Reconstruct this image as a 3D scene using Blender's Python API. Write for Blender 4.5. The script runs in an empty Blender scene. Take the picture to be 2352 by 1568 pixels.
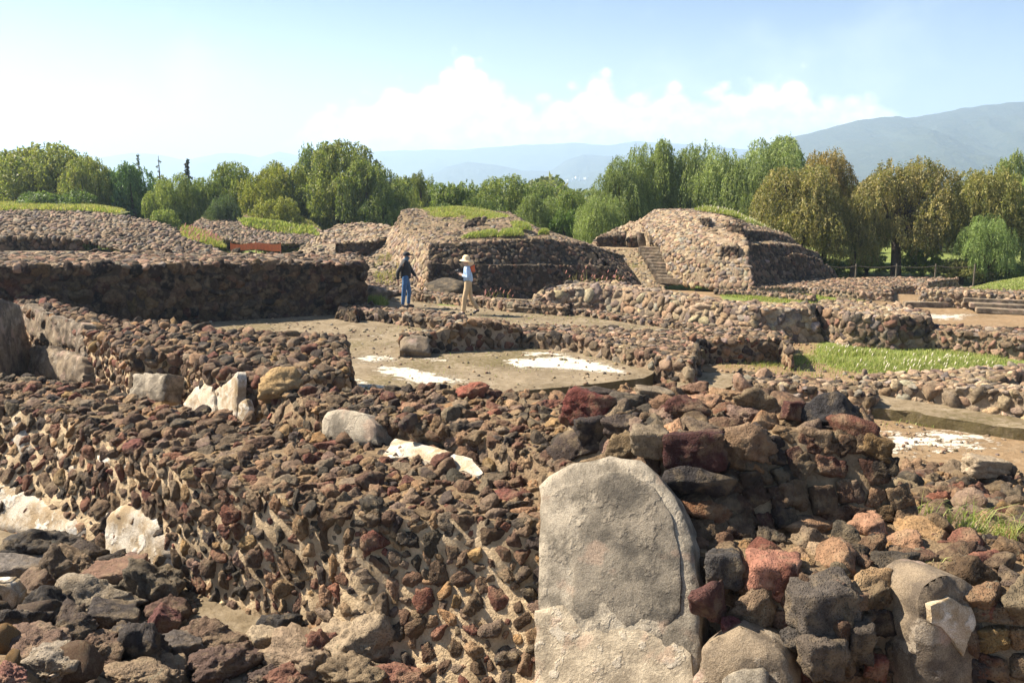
import bpy, math, random
import numpy as np
from mathutils import Vector, noise, geometry, Matrix

# ------------------------------------------------------------------ camera, sky, sun, exposure
S = bpy.context.scene
COL = S.collection
F = 1950.0; PITCH = math.radians(10.3); HC = 3.7      # focal length in px of a 2352 px wide frame
cd = bpy.data.cameras.new("camera"); cam = bpy.data.objects.new("camera", cd); COL.objects.link(cam)
cd.sensor_width = 36; cd.lens = 36 * F / 2352; cd.clip_start = 0.05; cd.clip_end = 60000
cam.location = (0, 0, HC); cam.rotation_euler = (math.pi / 2 - PITCH, 0, 0)
S.camera = cam
SUN_EL = math.radians(46); sh = (-0.962, 0.273)
sd = bpy.data.lights.new("sun", 'SUN'); sd.energy = 5.0; sd.angle = math.radians(0.5); sd.color = (1, .89, .74)
sun = bpy.data.objects.new("sun", sd); COL.objects.link(sun)
sv = Vector((sh[0] * math.cos(SUN_EL), sh[1] * math.cos(SUN_EL), math.sin(SUN_EL)))
sun.rotation_euler = sv.to_track_quat('Z', 'Y').to_euler()
sun.location = (-30, 10, 40)
S.view_settings.view_transform = 'Standard'; S.view_settings.look = 'None'
S.view_settings.gamma = 1; S.view_settings.exposure = 1.56
S.cycles.use_denoising = True
S.cycles.volume_bounces = 1
S.cycles.max_bounces = 6; S.cycles.diffuse_bounces = 3; S.cycles.transparent_max_bounces = 6

W = bpy.data.worlds.new("World"); S.world = W; W.use_nodes = True
nt = W.node_tree; N = nt.nodes; L = nt.links
for n in list(N): N.remove(n)
def nd(nt, t, **k):
    n = nt.nodes.new(t)
    for a, b in k.items():
        if a == 'ins':
            for i, v in b.items(): n.inputs[i].default_value = v
        else: setattr(n, a, b)
    return n
def mth(nt, op, a, b=None, c=None, clamp=False):
    n = nt.nodes.new('ShaderNodeMath'); n.operation = op; n.use_clamp = clamp
    for i, v in enumerate((a, b, c)):
        if v is None: continue
        if isinstance(v, (int, float)): n.inputs[i].default_value = v
        else: nt.links.new(v, n.inputs[i])
    return n.outputs[0]
sky = nd(nt, 'ShaderNodeTexSky', sky_type='NISHITA', sun_disc=False)
sky.sun_elevation = SUN_EL; sky.sun_rotation = math.atan2(sh[0], sh[1]); sky.altitude = 2200
sky.air_density = 1.0; sky.dust_density = 2.2; sky.ozone_density = 1.6
tc = nd(nt, 'ShaderNodeTexCoord'); sep = nd(nt, 'ShaderNodeSeparateXYZ'); L.new(tc.outputs['Generated'], sep.inputs[0])
az = mth(nt, 'ARCTAN2', sep.outputs[0], sep.outputs[1])          # radians right of straight ahead
el = mth(nt, 'ARCSINE', sep.outputs[2])
# cumulus bank: height of the cloud tops against compass direction, broken up by noise
prof = [(640,300),(700,250),(760,236),(850,205),(915,160),(960,195),(1000,165),(1065,112),(1110,140),(1165,195),(1250,205),(1330,180),(1385,148),
        (1440,190),(1535,165),(1600,196),(1680,165),(1735,172),(1820,146),(1880,180),(1960,205),(2010,200),(2080,240),(2200,262),(2352,300)]
cv = nd(nt, 'ShaderNodeFloatCurve'); c = cv.mapping.curves[0]
def pe(u, v):
    x = (u - 1176) / F; z = -(v - 784) / F
    d = Vector((x, math.cos(PITCH) + z * math.sin(PITCH), -math.sin(PITCH) + z * math.cos(PITCH))).normalized()
    return math.atan2(d.x, d.y), math.asin(d.z)
pts = [((pe(u, v)[0] + .6) / 1.2, pe(u, v)[1] / .3) for u, v in prof]
c.points[0].location = (0, .05); c.points[1].location = (1, .05)
for a, b in pts: c.points.new(a, b)
cv.mapping.update()
L.new(mth(nt, 'MULTIPLY_ADD', az, 1 / 1.2, .5), cv.inputs['Value'])
top = mth(nt, 'MULTIPLY', cv.outputs[0], .3)
mpn = nd(nt, 'ShaderNodeMapping', vector_type='POINT'); L.new(tc.outputs['Generated'], mpn.inputs[0]); mpn.inputs['Scale'].default_value = (1, 1, 1.25)
def wn(scale, det, rough, off):
    m = nd(nt, 'ShaderNodeTexNoise'); m.inputs['Scale'].default_value = scale; m.inputs['Detail'].default_value = det
    m.inputs['Roughness'].default_value = rough; mm = nd(nt, 'ShaderNodeMapping'); mm.inputs['Location'].default_value = off
    L.new(mpn.outputs[0], mm.inputs[0]); L.new(mm.outputs[0], m.inputs['Vector']); return m.outputs['Fac']
n1 = wn(28, 7, .62, (0, 0, 0)); n2 = wn(55, 6, .6, (.012, 0, -.014)); n3 = wn(7, 4, .55, (3, 1, 0))
vo = nd(nt, 'ShaderNodeTexVoronoi'); vo.feature = 'SMOOTH_F1'; vo.inputs['Scale'].default_value = 46; vo.inputs['Smoothness'].default_value = .4
L.new(mpn.outputs[0], vo.inputs['Vector'])
pert = mth(nt, 'ADD', mth(nt, 'MULTIPLY_ADD', n1, .05, -.026), mth(nt, 'MULTIPLY_ADD', vo.outputs['Distance'], -.035, .012))
edge = mth(nt, 'SUBTRACT', mth(nt, 'ADD', top, mth(nt, 'MINIMUM', pert, .007)), el)
mask = nd(nt, 'ShaderNodeMapRange', interpolation_type='SMOOTHSTEP'); L.new(edge, mask.inputs[0]); mask.inputs[1].default_value = 0; mask.inputs[2].default_value = .020
azin = nd(nt, 'ShaderNodeMapRange', interpolation_type='SMOOTHSTEP'); L.new(az, azin.inputs[0]); azin.inputs[1].default_value = -.30; azin.inputs[2].default_value = -.17
m2 = mth(nt, 'MULTIPLY', mask.outputs[0], azin.outputs[0])
azo = nd(nt, 'ShaderNodeMapRange', interpolation_type='SMOOTHSTEP'); L.new(az, azo.inputs[0]); azo.inputs[1].default_value = .52; azo.inputs[2].default_value = .36
m2 = mth(nt, 'MULTIPLY', m2, azo.outputs[0])
wisp = nd(nt, 'ShaderNodeMapRange', interpolation_type='SMOOTHSTEP'); L.new(n3, wisp.inputs[0]); wisp.inputs[1].default_value = .5; wisp.inputs[2].default_value = .75; wisp.inputs[4].default_value = .22
veil = nd(nt, 'ShaderNodeMapRange', interpolation_type='SMOOTHSTEP'); L.new(el, veil.inputs[0]); veil.inputs[1].default_value = .24; veil.inputs[2].default_value = 0; veil.inputs[4].default_value = .64
m3 = mth(nt, 'MAXIMUM', 0.0, mth(nt, 'ADD', wisp.outputs[0], mth(nt, 'MULTIPLY', veil.outputs[0], mth(nt, 'MULTIPLY_ADD', az, -.7, 1.0)), clamp=True))
shade = nd(nt, 'ShaderNodeMapRange'); L.new(n2, shade.inputs[0]); shade.inputs[1].default_value = .35; shade.inputs[2].default_value = .62
ccol = nd(nt, 'ShaderNodeMix', data_type='RGBA'); L.new(shade.outputs[0], ccol.inputs[0])
CL = 10.8
ccol.inputs[6].default_value = (.70 * CL, .80 * CL, .90 * CL, 1); ccol.inputs[7].default_value = (1.0 * CL, 1.0 * CL, .98 * CL, 1)
mv = nd(nt, 'ShaderNodeMix', data_type='RGBA'); L.new(m3, mv.inputs[0]); L.new(sky.outputs[0], mv.inputs[6]); mv.inputs[7].default_value = (.66 * CL, .74 * CL, .80 * CL, 1)
mx = nd(nt, 'ShaderNodeMix', data_type='RGBA'); L.new(m2, mx.inputs[0]); L.new(mv.outputs[2], mx.inputs[6]); L.new(ccol.outputs[2], mx.inputs[7])
bg = nd(nt, 'ShaderNodeBackground'); bg.inputs['Strength'].default_value = .055; L.new(mx.outputs[2], bg.inputs[0])
wo = nd(nt, 'ShaderNodeOutputWorld'); L.new(bg.outputs[0], wo.inputs[0])

# ------------------------------------------------------------------ helpers
rng = np.random.default_rng(7); random.seed(7)
cp, sp = math.cos(PITCH), math.sin(PITCH)
def ray(u, v):
    x = (u - 1176) / F; z = -(v - 784) / F
    return x, cp + z * sp, -sp + z * cp
def G(u, v, z=0.0):                     # point of height z seen at (u, v)
    x, y, zz = ray(u, v); t = (z - HC) / zz
    return Vector((x * t, y * t, z))
def D(u, v, y):                         # point at distance y seen at (u, v)
    a, b, c_ = ray(u, v); t = y / b
    return Vector((a * t, y, HC + c_ * t))
def tag(o, label=None, cat=None, group=None, kind=None):
    if label: o['label'] = label
    if cat: o['category'] = cat
    if group: o['group'] = group
    if kind: o['kind'] = kind
    return o
def mesh_obj(name, V, Fc, mats, parent=None, tint=None, midx=None, smooth=True, attrs=None):
    """V (n,3); Fc list of int arrays each (k, 3 or 4)"""
    me = bpy.data.meshes.new(name)
    V = np.asarray(V, dtype=np.float32)
    if not isinstance(Fc, list): Fc = [Fc]
    Fc = [np.asarray(f, dtype=np.int32) for f in Fc if len(f)]
    me.vertices.add(len(V)); me.vertices.foreach_set('co', V.ravel())
    loops = np.concatenate([f.ravel() for f in Fc]); tot = np.concatenate([np.full(len(f), f.shape[1], np.int32) for f in Fc])
    st = np.concatenate([[0], np.cumsum(tot)[:-1]]).astype(np.int32)
    me.loops.add(len(loops)); me.loops.foreach_set('vertex_index', loops)
    me.polygons.add(len(tot)); me.polygons.foreach_set('loop_start', st); me.polygons.foreach_set('loop_total', tot)
    if smooth is not False: me.polygons.foreach_set('use_smooth', np.ones(len(tot), bool))
    if midx is not None: me.polygons.foreach_set('material_index', np.asarray(midx, np.int32))
    me.update(calc_edges=True); me.validate()
    if tint is not None:
        a = me.color_attributes.new('tint', 'FLOAT_COLOR', 'POINT')
        t4 = np.ones((len(V), 4), np.float32); t4[:, :3] = tint; a.data.foreach_set('color', t4.ravel())
    for k, arr in (attrs or {}).items():
        a = me.attributes.new(k, 'FLOAT', 'POINT'); a.data.foreach_set('value', np.asarray(arr, np.float32))
    for m in (mats if isinstance(mats, (list, tuple)) else [mats]): me.materials.append(m)
    o = bpy.data.objects.new(name, me); COL.objects.link(o)
    if parent: o.parent = parent
    return o
def empty(name, loc, rz=0):
    o = bpy.data.objects.new(name, None); COL.objects.link(o); o.location = loc; o.rotation_euler = (0, 0, rz); o.empty_display_size = .2
    return o

# ------------------------------------------------------------------ materials
def new_mat(name):
    m = bpy.data.materials.new(name); m.use_nodes = True; nt = m.node_tree
    b = nt.nodes['Principled BSDF']; return m, nt, b
def ntex(nt, vec, scale, det=5, rough=.6):
    n = nt.nodes.new('ShaderNodeTexNoise'); n.inputs['Scale'].default_value = scale; n.inputs['Detail'].default_value = det; n.inputs['Roughness'].default_value = rough
    nt.links.new(vec, n.inputs['Vector']); return n.outputs['Fac']
def rngn(nt, val, a, b, c=0.0, d=1.0, smooth=False):
    n = nt.nodes.new('ShaderNodeMapRange'); nt.links.new(val, n.inputs[0])
    if smooth: n.interpolation_type = 'SMOOTHSTEP'
    for i, v in enumerate((a, b, c, d)): n.inputs[i + 1].default_value = v
    return n.outputs[0]
def mixc(nt, f, a, b, mode='MIX'):
    n = nt.nodes.new('ShaderNodeMix'); n.data_type = 'RGBA'; n.blend_type = mode
    for i, v in ((0, f), (6, a), (7, b)):
        if isinstance(v, (int, float)): n.inputs[i].default_value = v
        elif isinstance(v, tuple): n.inputs[i].default_value = (*v, 1)
        else: nt.links.new(v, n.inputs[i])
    return n.outputs[2]
def gpos(nt):
    return nt.nodes.new('ShaderNodeNewGeometry').outputs['Position']
def opos(nt):
    return nt.nodes.new('ShaderNodeTexCoord').outputs['Object']
def attr(nt, name='tint'):
    n = nt.nodes.new('ShaderNodeAttribute'); n.attribute_name = name; return n
def bump(nt, b, h, dist, strength=1.0):
    n = nt.nodes.new('ShaderNodeBump'); n.inputs['Distance'].default_value = dist; n.inputs['Strength'].default_value = strength
    nt.links.new(h, n.inputs['Height']); nt.links.new(n.outputs[0], b.inputs['Normal'])

def make_stone(name, fine=1.0, lichen=.35, pos=gpos):
    m, nt, b = new_mat(name); P = pos(nt)
    t = attr(nt).outputs['Color']
    a = ntex(nt, P, 14 * fine, 6, .65); c2 = ntex(nt, P, 60 * fine, 4, .6)
    col = mixc(nt, rngn(nt, a, .3, .7), mixc(nt, 1.0, t, (.55, .52, .5), 'MULTIPLY'), mixc(nt, 1.0, t, (1.45, 1.4, 1.35), 'MULTIPLY'))
    col = mixc(nt, mth(nt, 'MULTIPLY', rngn(nt, ntex(nt, P, 5.5 * fine, 4, .6), .48, .68), .55), col, (.26, .195, .115))   # dust
    lm = mth(nt, 'MULTIPLY', rngn(nt, ntex(nt, P, 9 * fine, 5, .7), .62, .70), lichen)
    col = mixc(nt, lm, col, (.24, .26, .19))
    vo = nt.nodes.new('ShaderNodeTexVoronoi'); vo.inputs['Scale'].default_value = 70 * fine; nt.links.new(P, vo.inputs['Vector'])
    pit = rngn(nt, vo.outputs['Distance'], .12, .4)
    col = mixc(nt, mth(nt, 'MULTIPLY', mth(nt, 'SUBTRACT', 1.0, pit), .35), col, (.03, .025, .02))
    nt.links.new(col, b.inputs['Base Color']); b.inputs['Roughness'].default_value = .9; b.inputs['Specular IOR Level'].default_value = .25
    h = mth(nt, 'ADD', mth(nt, 'MULTIPLY', a, 1.0), mth(nt, 'ADD', mth(nt, 'MULTIPLY', c2, .45), mth(nt, 'MULTIPLY', pit, .35)))
    bump(nt, b, h, .035 / fine, .9)
    return m
M_STONE = make_stone('volcanic_stone'); M_ROCK = make_stone('loose_rock_stone', 1.0, .3, opos)
def make_mortar():
    m, nt, b = new_mat('lime_mortar'); P = gpos(nt); t = attr(nt).outputs['Color']
    a = ntex(nt, P, 6, 6, .65); c2 = ntex(nt, P, 55, 4, .7); e = ntex(nt, P, 17, 5, .65)
    col = mixc(nt, rngn(nt, a, .3, .7), mixc(nt, 1.0, t, (.55, .5, .45), 'MULTIPLY'), mixc(nt, 1.0, t, (1.25, 1.22, 1.2), 'MULTIPLY'))
    col = mixc(nt, rngn(nt, c2, .35, .8, 0, .5), col, mixc(nt, 1.0, t, (.5, .45, .4), 'MULTIPLY'))
    nt.links.new(col, b.inputs['Base Color']); b.inputs['Roughness'].default_value = .95; b.inputs['Specular IOR Level'].default_value = .2
    bump(nt, b, mth(nt, 'ADD', mth(nt, 'MULTIPLY', e, 1.0), mth(nt, 'MULTIPLY', c2, .6)), .06)
    return m
M_MORT = make_mortar()
def make_plaster(name, base, dark, pale, pink=(.42, .30, .24), amt=.5, sc=1.0):
    m, nt, b = new_mat(name); P = gpos(nt)
    mp = nt.nodes.new('ShaderNodeMapping'); mp.inputs['Scale'].default_value = (1, 1, .35); nt.links.new(P, mp.inputs[0]); Q = mp.outputs[0]
    a = ntex(nt, P, 3.2 * sc, 7, .68); st = ntex(nt, Q, 7 * sc, 5, .6); g = ntex(nt, P, 130 * sc, 3, .7); k = ntex(nt, P, 22 * sc, 5, .7)
    col = mixc(nt, rngn(nt, a, .38, .6, 0, 1, True), dark, base)
    col = mixc(nt, mth(nt, 'MULTIPLY', rngn(nt, st, .5, .7), .5), col, dark)
    col = mixc(nt, rngn(nt, ntex(nt, P, 4.4 * sc, 6, .6), .55, .62, 0, amt, True), col, pale)
    col = mixc(nt, rngn(nt, ntex(nt, P, 3.1 * sc, 4, .5), .58, .66, 0, .55, True), col, pink)
    col = mixc(nt, rngn(nt, g, .42, .62, 0, .75), col, mixc(nt, 1.0, col, (.45, .42, .38), 'MULTIPLY'))
    nt.links.new(col, b.inputs['Base Color']); b.inputs['Roughness'].default_value = .9; b.inputs['Specular IOR Level'].default_value = .25
    h = mth(nt, 'ADD', mth(nt, 'MULTIPLY', rngn(nt, ntex(nt, P, 4.4 * sc, 6, .6), .53, .62, 0, 1, True), .28), mth(nt, 'ADD', mth(nt, 'MULTIPLY', k, .5), mth(nt, 'MULTIPLY', g, .16)))
    bump(nt, b, h, .03)
    return m
M_PLG = make_plaster('weathered_grey_plaster', (.40, .35, .27), (.15, .13, .10), (.50, .43, .33), (.40, .28, .20), .25)
M_PLW = make_plaster('whitish_plaster', (.62, .56, .46), (.36, .27, .16), (.78, .74, .66), (.55, .45, .34), .8)
M_PLB = make_plaster('brown_lime_render', (.28, .22, .15), (.12, .095, .07), (.42, .36, .28))

def make_floor(name, base, rich, soil):
    """lime floor / soil with attributes: white (bare plaster), moss, green"""
    m, nt, b = new_mat(name); P = gpos(nt)
    a = ntex(nt, P, .9, 8, .62); c2 = ntex(nt, P, 9, 6, .68); g = ntex(nt, P, 60, 3, .7); d = ntex(nt, P, 3.3, 6, .65)
    col = mixc(nt, rngn(nt, a, .35, .65), base, rich)
    col = mixc(nt, rngn(nt, d, .5, .72, 0, .6), col, soil)
    col = mixc(nt, rngn(nt, c2, .45, .7, 0, .7), col, mixc(nt, 1.0, col, (.5, .46, .4), 'MULTIPLY'))
    col = mixc(nt, rngn(nt, g, .5, .75, 0, .5), col, mixc(nt, 1.0, col, (1.5, 1.5, 1.5), 'MULTIPLY'))
    mm = mth(nt, 'ADD', attr(nt, 'moss').outputs['Fac'], mth(nt, 'MULTIPLY_ADD', c2, 1.6, -.8))
    col = mixc(nt, rngn(nt, mm, .35, .75, 0, .8, True), col, (.105, .085, .035))
    gg = mth(nt, 'ADD', attr(nt, 'green').outputs['Fac'], mth(nt, 'MULTIPLY_ADD', c2, 1.2, -.6))
    gc = mixc(nt, rngn(nt, d, .3, .7), (.10, .14, .03), (.19, .21, .06))
    col = mixc(nt, rngn(nt, gg, .4, .7, 0, 1, True), col, gc)
    fr = attr(nt, 'wood').outputs['Fac']; col = mixc(nt, fr, col, (.05, .075, .03))
    mp = nt.nodes.new('ShaderNodeMapping'); mp.inputs['Scale'].default_value = (1, 1.6, 1); mp.inputs['Rotation'].default_value = (0, 0, .5); nt.links.new(P, mp.inputs[0])
    wn1 = ntex(nt, mp.outputs[0], 3.4, 10, .78)
    ww = mth(nt, 'ADD', attr(nt, 'white').outputs['Fac'], mth(nt, 'MULTIPLY_ADD', wn1, 5.6, -2.8))
    wm = rngn(nt, ww, .52, .72, 0, 1, True)
    col = mixc(nt, wm, col, mixc(nt, rngn(nt, g, .35, .7), (.62, .565, .47), (.44, .375, .28)))
    nt.links.new(col, b.inputs['Base Color']); b.inputs['Roughness'].default_value = .95; b.inputs['Specular IOR Level'].default_value = .2
    bump(nt, b, mth(nt, 'ADD', mth(nt, 'MULTIPLY', c2, 1.0), mth(nt, 'ADD', mth(nt, 'MULTIPLY', g, .25), mth(nt, 'MULTIPLY', wm, .4))), .03)
    return m
M_FLOOR = make_floor('old_lime_floor', (.245, .195, .128), (.14, .108, .065), (.33, .275, .20))
M_SOIL = make_floor('dry_soil', (.25, .17, .095), (.19, .13, .07), (.31, .235, .15))

def make_leaf(name, trans=.35, objcol=True):
    m, nt, b = new_mat(name)
    t = attr(nt).outputs['Color']
    if objcol:
        oi = nt.nodes.new('ShaderNodeObjectInfo'); t = mixc(nt, 1.0, t, oi.outputs['Color'], 'MULTIPLY')
    nt.links.new(t, b.inputs['Base Color']); b.inputs['Roughness'].default_value = .55; b.inputs['Specular IOR Level'].default_value = .3
    tr = nt.nodes.new('ShaderNodeBsdfTranslucent'); nt.links.new(mixc(nt, 1.0, t, (1.3, 1.4, .7), 'MULTIPLY'), tr.inputs[0])
    mx = nt.nodes.new('ShaderNodeMixShader'); mx.inputs[0].default_value = trans
    nt.links.new(b.outputs[0], mx.inputs[1]); nt.links.new(tr.outputs[0], mx.inputs[2])
    nt.links.new(mx.outputs[0], nt.nodes['Material Output'].inputs[0]); return m
M_LEAF = make_leaf('tree_leaves'); M_GRASS = make_leaf('grass_blades', .4, False)
def plain(name, col, rough=.8, sc=20, var=.35, bmp=.01):
    m, nt, b = new_mat(name); P = opos(nt); a = ntex(nt, P, sc, 5, .6)
    c = mixc(nt, rngn(nt, a, .3, .7), tuple(x * (1 - var) for x in col), tuple(min(1, x * (1 + var)) for x in col))
    nt.links.new(c, b.inputs['Base Color']); b.inputs['Roughness'].default_value = rough
    if bmp: bump(nt, b, a, bmp)
    return m
M_BARK = plain('tree_bark', (.075, .055, .04), .95, 9, .5, .05)

# ------------------------------------------------------------------ rocks: shapes shared by every wall
def ico(sub):
    import bmesh
    bm = bmesh.new(); bmesh.ops.create_icosphere(bm, subdivisions=sub, radius=1)
    V = np.array([v.co[:] for v in bm.verts]); Fc = np.array([[v.index for v in f.verts] for f in bm.faces]); bm.free(); return V, Fc
def rock_shape(V, seed, nplanes=11, sharp=14, bumpy=.10, box=False):
    r = np.random.default_rng(seed)
    nrm = r.normal(size=(nplanes, 3)); nrm /= np.linalg.norm(nrm, axis=1)[:, None]
    d = r.uniform(.72, 1.05, nplanes)
    if box:
        nrm = np.vstack([np.eye(3), -np.eye(3), nrm[:3]]); nrm += r.normal(size=nrm.shape) * .07; nrm /= np.linalg.norm(nrm, axis=1)[:, None]
        d = np.concatenate([r.uniform(.72, .85, 6), r.uniform(1., 1.15, 3)])
    dots = V @ nrm.T; q = np.maximum(dots, .02) / d              # 1/radius per plane
    inv = (q ** sharp).sum(1) ** (1 / sharp)
    rad = 1 / np.maximum(inv, .6)
    off = r.uniform(-50, 50, 3)
    nz = np.array([noise.fractal(Vector(v * 2.2 + off), .9, 2.1, 4) for v in V])
    n2 = np.array([noise.fractal(Vector(v * 6.5 + off), .8, 2.1, 3) for v in V]) if len(V) > 300 else 0
    rad = rad * (1 + bumpy * nz + bumpy * .38 * n2)
    return (V * rad[:, None])
PROTO = {}
for lod, sub, cnt in ((3, 4, 26), (2, 3, 18), (1, 2, 14), (0, 1, 10)):
    V, Fc = ico(sub)
    PROTO[lod] = [(rock_shape(V, 100 + i, 9 + i % 5, 12 + (i % 3) * 8, (.12, .18, .28, .15)[i % 4] * (.6 if lod < 1 else 1)), Fc) for i in range(cnt)]

V, Fc = ico(3); BOXP = [(rock_shape(V, 500 + i, 6, (9, 14, 20)[i % 3], (.10, .16, .06, .13)[i % 4], True) / .77, Fc) for i in range(20)]
V, Fc = ico(2); BOXF = [(rock_shape(V, 560 + i, 6, (9, 14, 20)[i % 3], .08, True) / .77, Fc) for i in range(14)]
V, Fc = ico(4); BOXN = [(rock_shape(V, 600 + i, 6, (9, 14, 22)[i % 3], (.16, .24, .10, .2)[i % 4], True) / .77, Fc) for i in range(20)]
IRR2 = [(V / .86, Fc) for V, Fc in PROTO[2]]; IRR1 = [(V / .86, Fc) for V, Fc in PROTO[1]]
PAL_NEAR = [((.045, .036, .029), 17), ((.095, .060, .038), 30), ((.12, .053, .036), 9), ((.21, .135, .078), 17), ((.22, .14, .065), 5), ((.14, .103, .072), 16), ((.16, .072, .046), 2)]
PAL_MID = [((.045, .037, .032), 18), ((.105, .075, .05), 28), ((.18, .10, .068), 8), ((.26, .175, .115), 24), ((.19, .16, .13), 16), ((.32, .24, .17), 8)]
PAL_FAR = [((.08, .068, .055), 20), ((.14, .11, .08), 28), ((.18, .125, .085), 10), ((.29, .21, .145), 26), ((.22, .19, .16), 16)]
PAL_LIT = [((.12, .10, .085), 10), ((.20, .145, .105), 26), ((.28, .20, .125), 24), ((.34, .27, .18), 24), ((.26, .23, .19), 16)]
def pick_cols(pal, n):
    w = np.array([p[1] for p in pal], float); w /= w.sum()
    idx = rng.choice(len(pal), n, p=w); c = np.array([p[0] for p in pal])[idx]
    return c * rng.uniform(.72, 1.3, (n, 1)) * rng.uniform(.93, 1.07, (n, 3))

def scatter(tris, rmin, rmax, k=.86, fill=1.0, cull=True):
    """dart throwing with mixed radii, large stones first; tris (n,3,3)"""
    tris = np.asarray(tris)
    cr = np.cross(tris[:, 1] - tris[:, 0], tris[:, 2] - tris[:, 0]); ln = np.linalg.norm(cr, axis=1)
    ok = ln > 1e-9; tris, cr, ln = tris[ok], cr[ok], ln[ok]; nn = cr / ln[:, None]
    if cull:
        view = tris.mean(1) - np.array([0, 0, HC]); view /= np.linalg.norm(view, axis=1)[:, None]
        keep = (nn * view).sum(1) < .25
        tris, nn, ln = tris[keep], nn[keep], ln[keep]
    if not len(tris): return np.zeros((0, 3)), np.zeros((0, 3)), np.zeros(0)
    A = ln / 2; cum = np.cumsum(A); area = cum[-1]
    cell = rmax * 2 * k; grid = {}; P, Nn, R = [], [], []
    for fr, share in ((1.0, .5), (.78, .9), (.58, 1.3), (.42, 1.2)) + (((.30, .5),) if rmin / rmax < .32 else ()):
        r0 = rmin + (rmax - rmin) * (fr if fr < 1 else 1.0)
        r0 = max(rmin, rmax * fr)
        n = int(area / (math.pi * r0 * r0) * share * 4 * fill); n = min(n, 60000)
        t = np.searchsorted(cum, rng.random(n) * area); t = np.minimum(t, len(tris) - 1)
        a, b = rng.random(n), rng.random(n); s = a + b > 1; a[s], b[s] = 1 - a[s], 1 - b[s]
        pp = tris[t, 0] + (tris[t, 1] - tris[t, 0]) * a[:, None] + (tris[t, 2] - tris[t, 0]) * b[:, None]
        rr = r0 * rng.uniform(.8, 1.12, n)
        for i in range(n):
            p = pp[i]; x, y, z = p; cx, cy, cz = int(x // cell), int(y // cell), int(z // cell); r = rr[i]; good = True
            for ix in (cx - 1, cx, cx + 1):
                for iy in (cy - 1, cy, cy + 1):
                    for iz in (cz - 1, cz, cz + 1):
                        for (qx, qy, qz, qr) in grid.get((ix, iy, iz), ()):
                            dd = k * (qr + r)
                            if (qx - x) ** 2 + (qy - y) ** 2 + (qz - z) ** 2 < dd * dd: good = False; break
                        if not good: break
                    if not good: break
                if not good: break
            if good:
                grid.setdefault((cx, cy, cz), []).append((x, y, z, r)); P.append(p); Nn.append(nn[t[i]]); R.append(r)
    return np.array(P), np.array(Nn), np.array(R)

def place_stones(P, Nn, R, pal, lod, flat=(.6, .9), off=-.15, tilt=.25, elong=.28, size=1.0):
    n = len(P)
    if not n: return np.zeros((0, 3)), np.zeros((0, 3), int), np.zeros((0, 3))
    Nn = Nn + rng.normal(size=(n, 3)) * tilt; Nn /= np.linalg.norm(Nn, axis=1)[:, None]
    aux = rng.normal(size=(n, 3)); T = np.cross(Nn, aux); T /= np.linalg.norm(T, axis=1)[:, None]; B = np.cross(Nn, T)
    e = rng.uniform(1 - elong, 1 + elong, n); sx, sy = R * e * 1.0 * size, R / np.sqrt(e) * .95 * size; sz = R * size * rng.uniform(flat[0], flat[1], n)
    Mx = np.stack([T * sx[:, None], B * sy[:, None], Nn * sz[:, None]], 1)     # rows
    C = P + Nn * (sz * off)[:, None]
    cols = pick_cols(pal, n); pr = PROTO[lod]; ch = rng.integers(0, len(pr), n)
    Vs, Fs, Cs = [], [], []; base = 0
    for j in range(len(pr)):
        ids = np.nonzero(ch == j)[0]
        if not len(ids): continue
        V, Fc = pr[j]; VV = np.einsum('vi,nij->nvj', V, Mx[ids]) + C[ids][:, None, :]
        FF = Fc[None] + (np.arange(len(ids)) * len(V))[:, None, None] + base
        Vs.append(VV.reshape(-1, 3)); Fs.append(FF.reshape(-1, 3)); Cs.append(np.repeat(cols[ids], len(V), 0)); base += len(ids) * len(V)
    return np.vstack(Vs), np.vstack(Fs), np.vstack(Cs)

def disp(V, amp, freq):
    out = np.empty_like(V)
    for i, v in enumerate(V):
        q = Vector(v)
        a = noise.noise_vector(q * freq); b = noise.noise_vector(q * freq * 3.1)
        out[i] = (v[0] + amp * (a[0] + .6 * b[0]), v[1] + amp * (a[1] + .6 * b[1]), v[2] + amp * (a[2] + .6 * b[2]))
    return out
def poly_area(p): return .5 * sum(p[i][0] * p[(i + 1) % len(p)][1] - p[(i + 1) % len(p)][0] * p[i][1] for i in range(len(p)))
def in_poly(P, poly):
    x, y = P[:, 0], P[:, 1]; ins = np.zeros(len(P), bool); n = len(poly)
    for i in range(n):
        x1, y1 = poly[i][0], poly[i][1]; x2, y2 = poly[(i + 1) % n][0], poly[(i + 1) % n][1]
        if y1 == y2: continue
        c = ((y1 > y) != (y2 > y)) & (x < (x2 - x1) * (y - y1) / (y2 - y1) + x1); ins ^= c
    return ins
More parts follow.
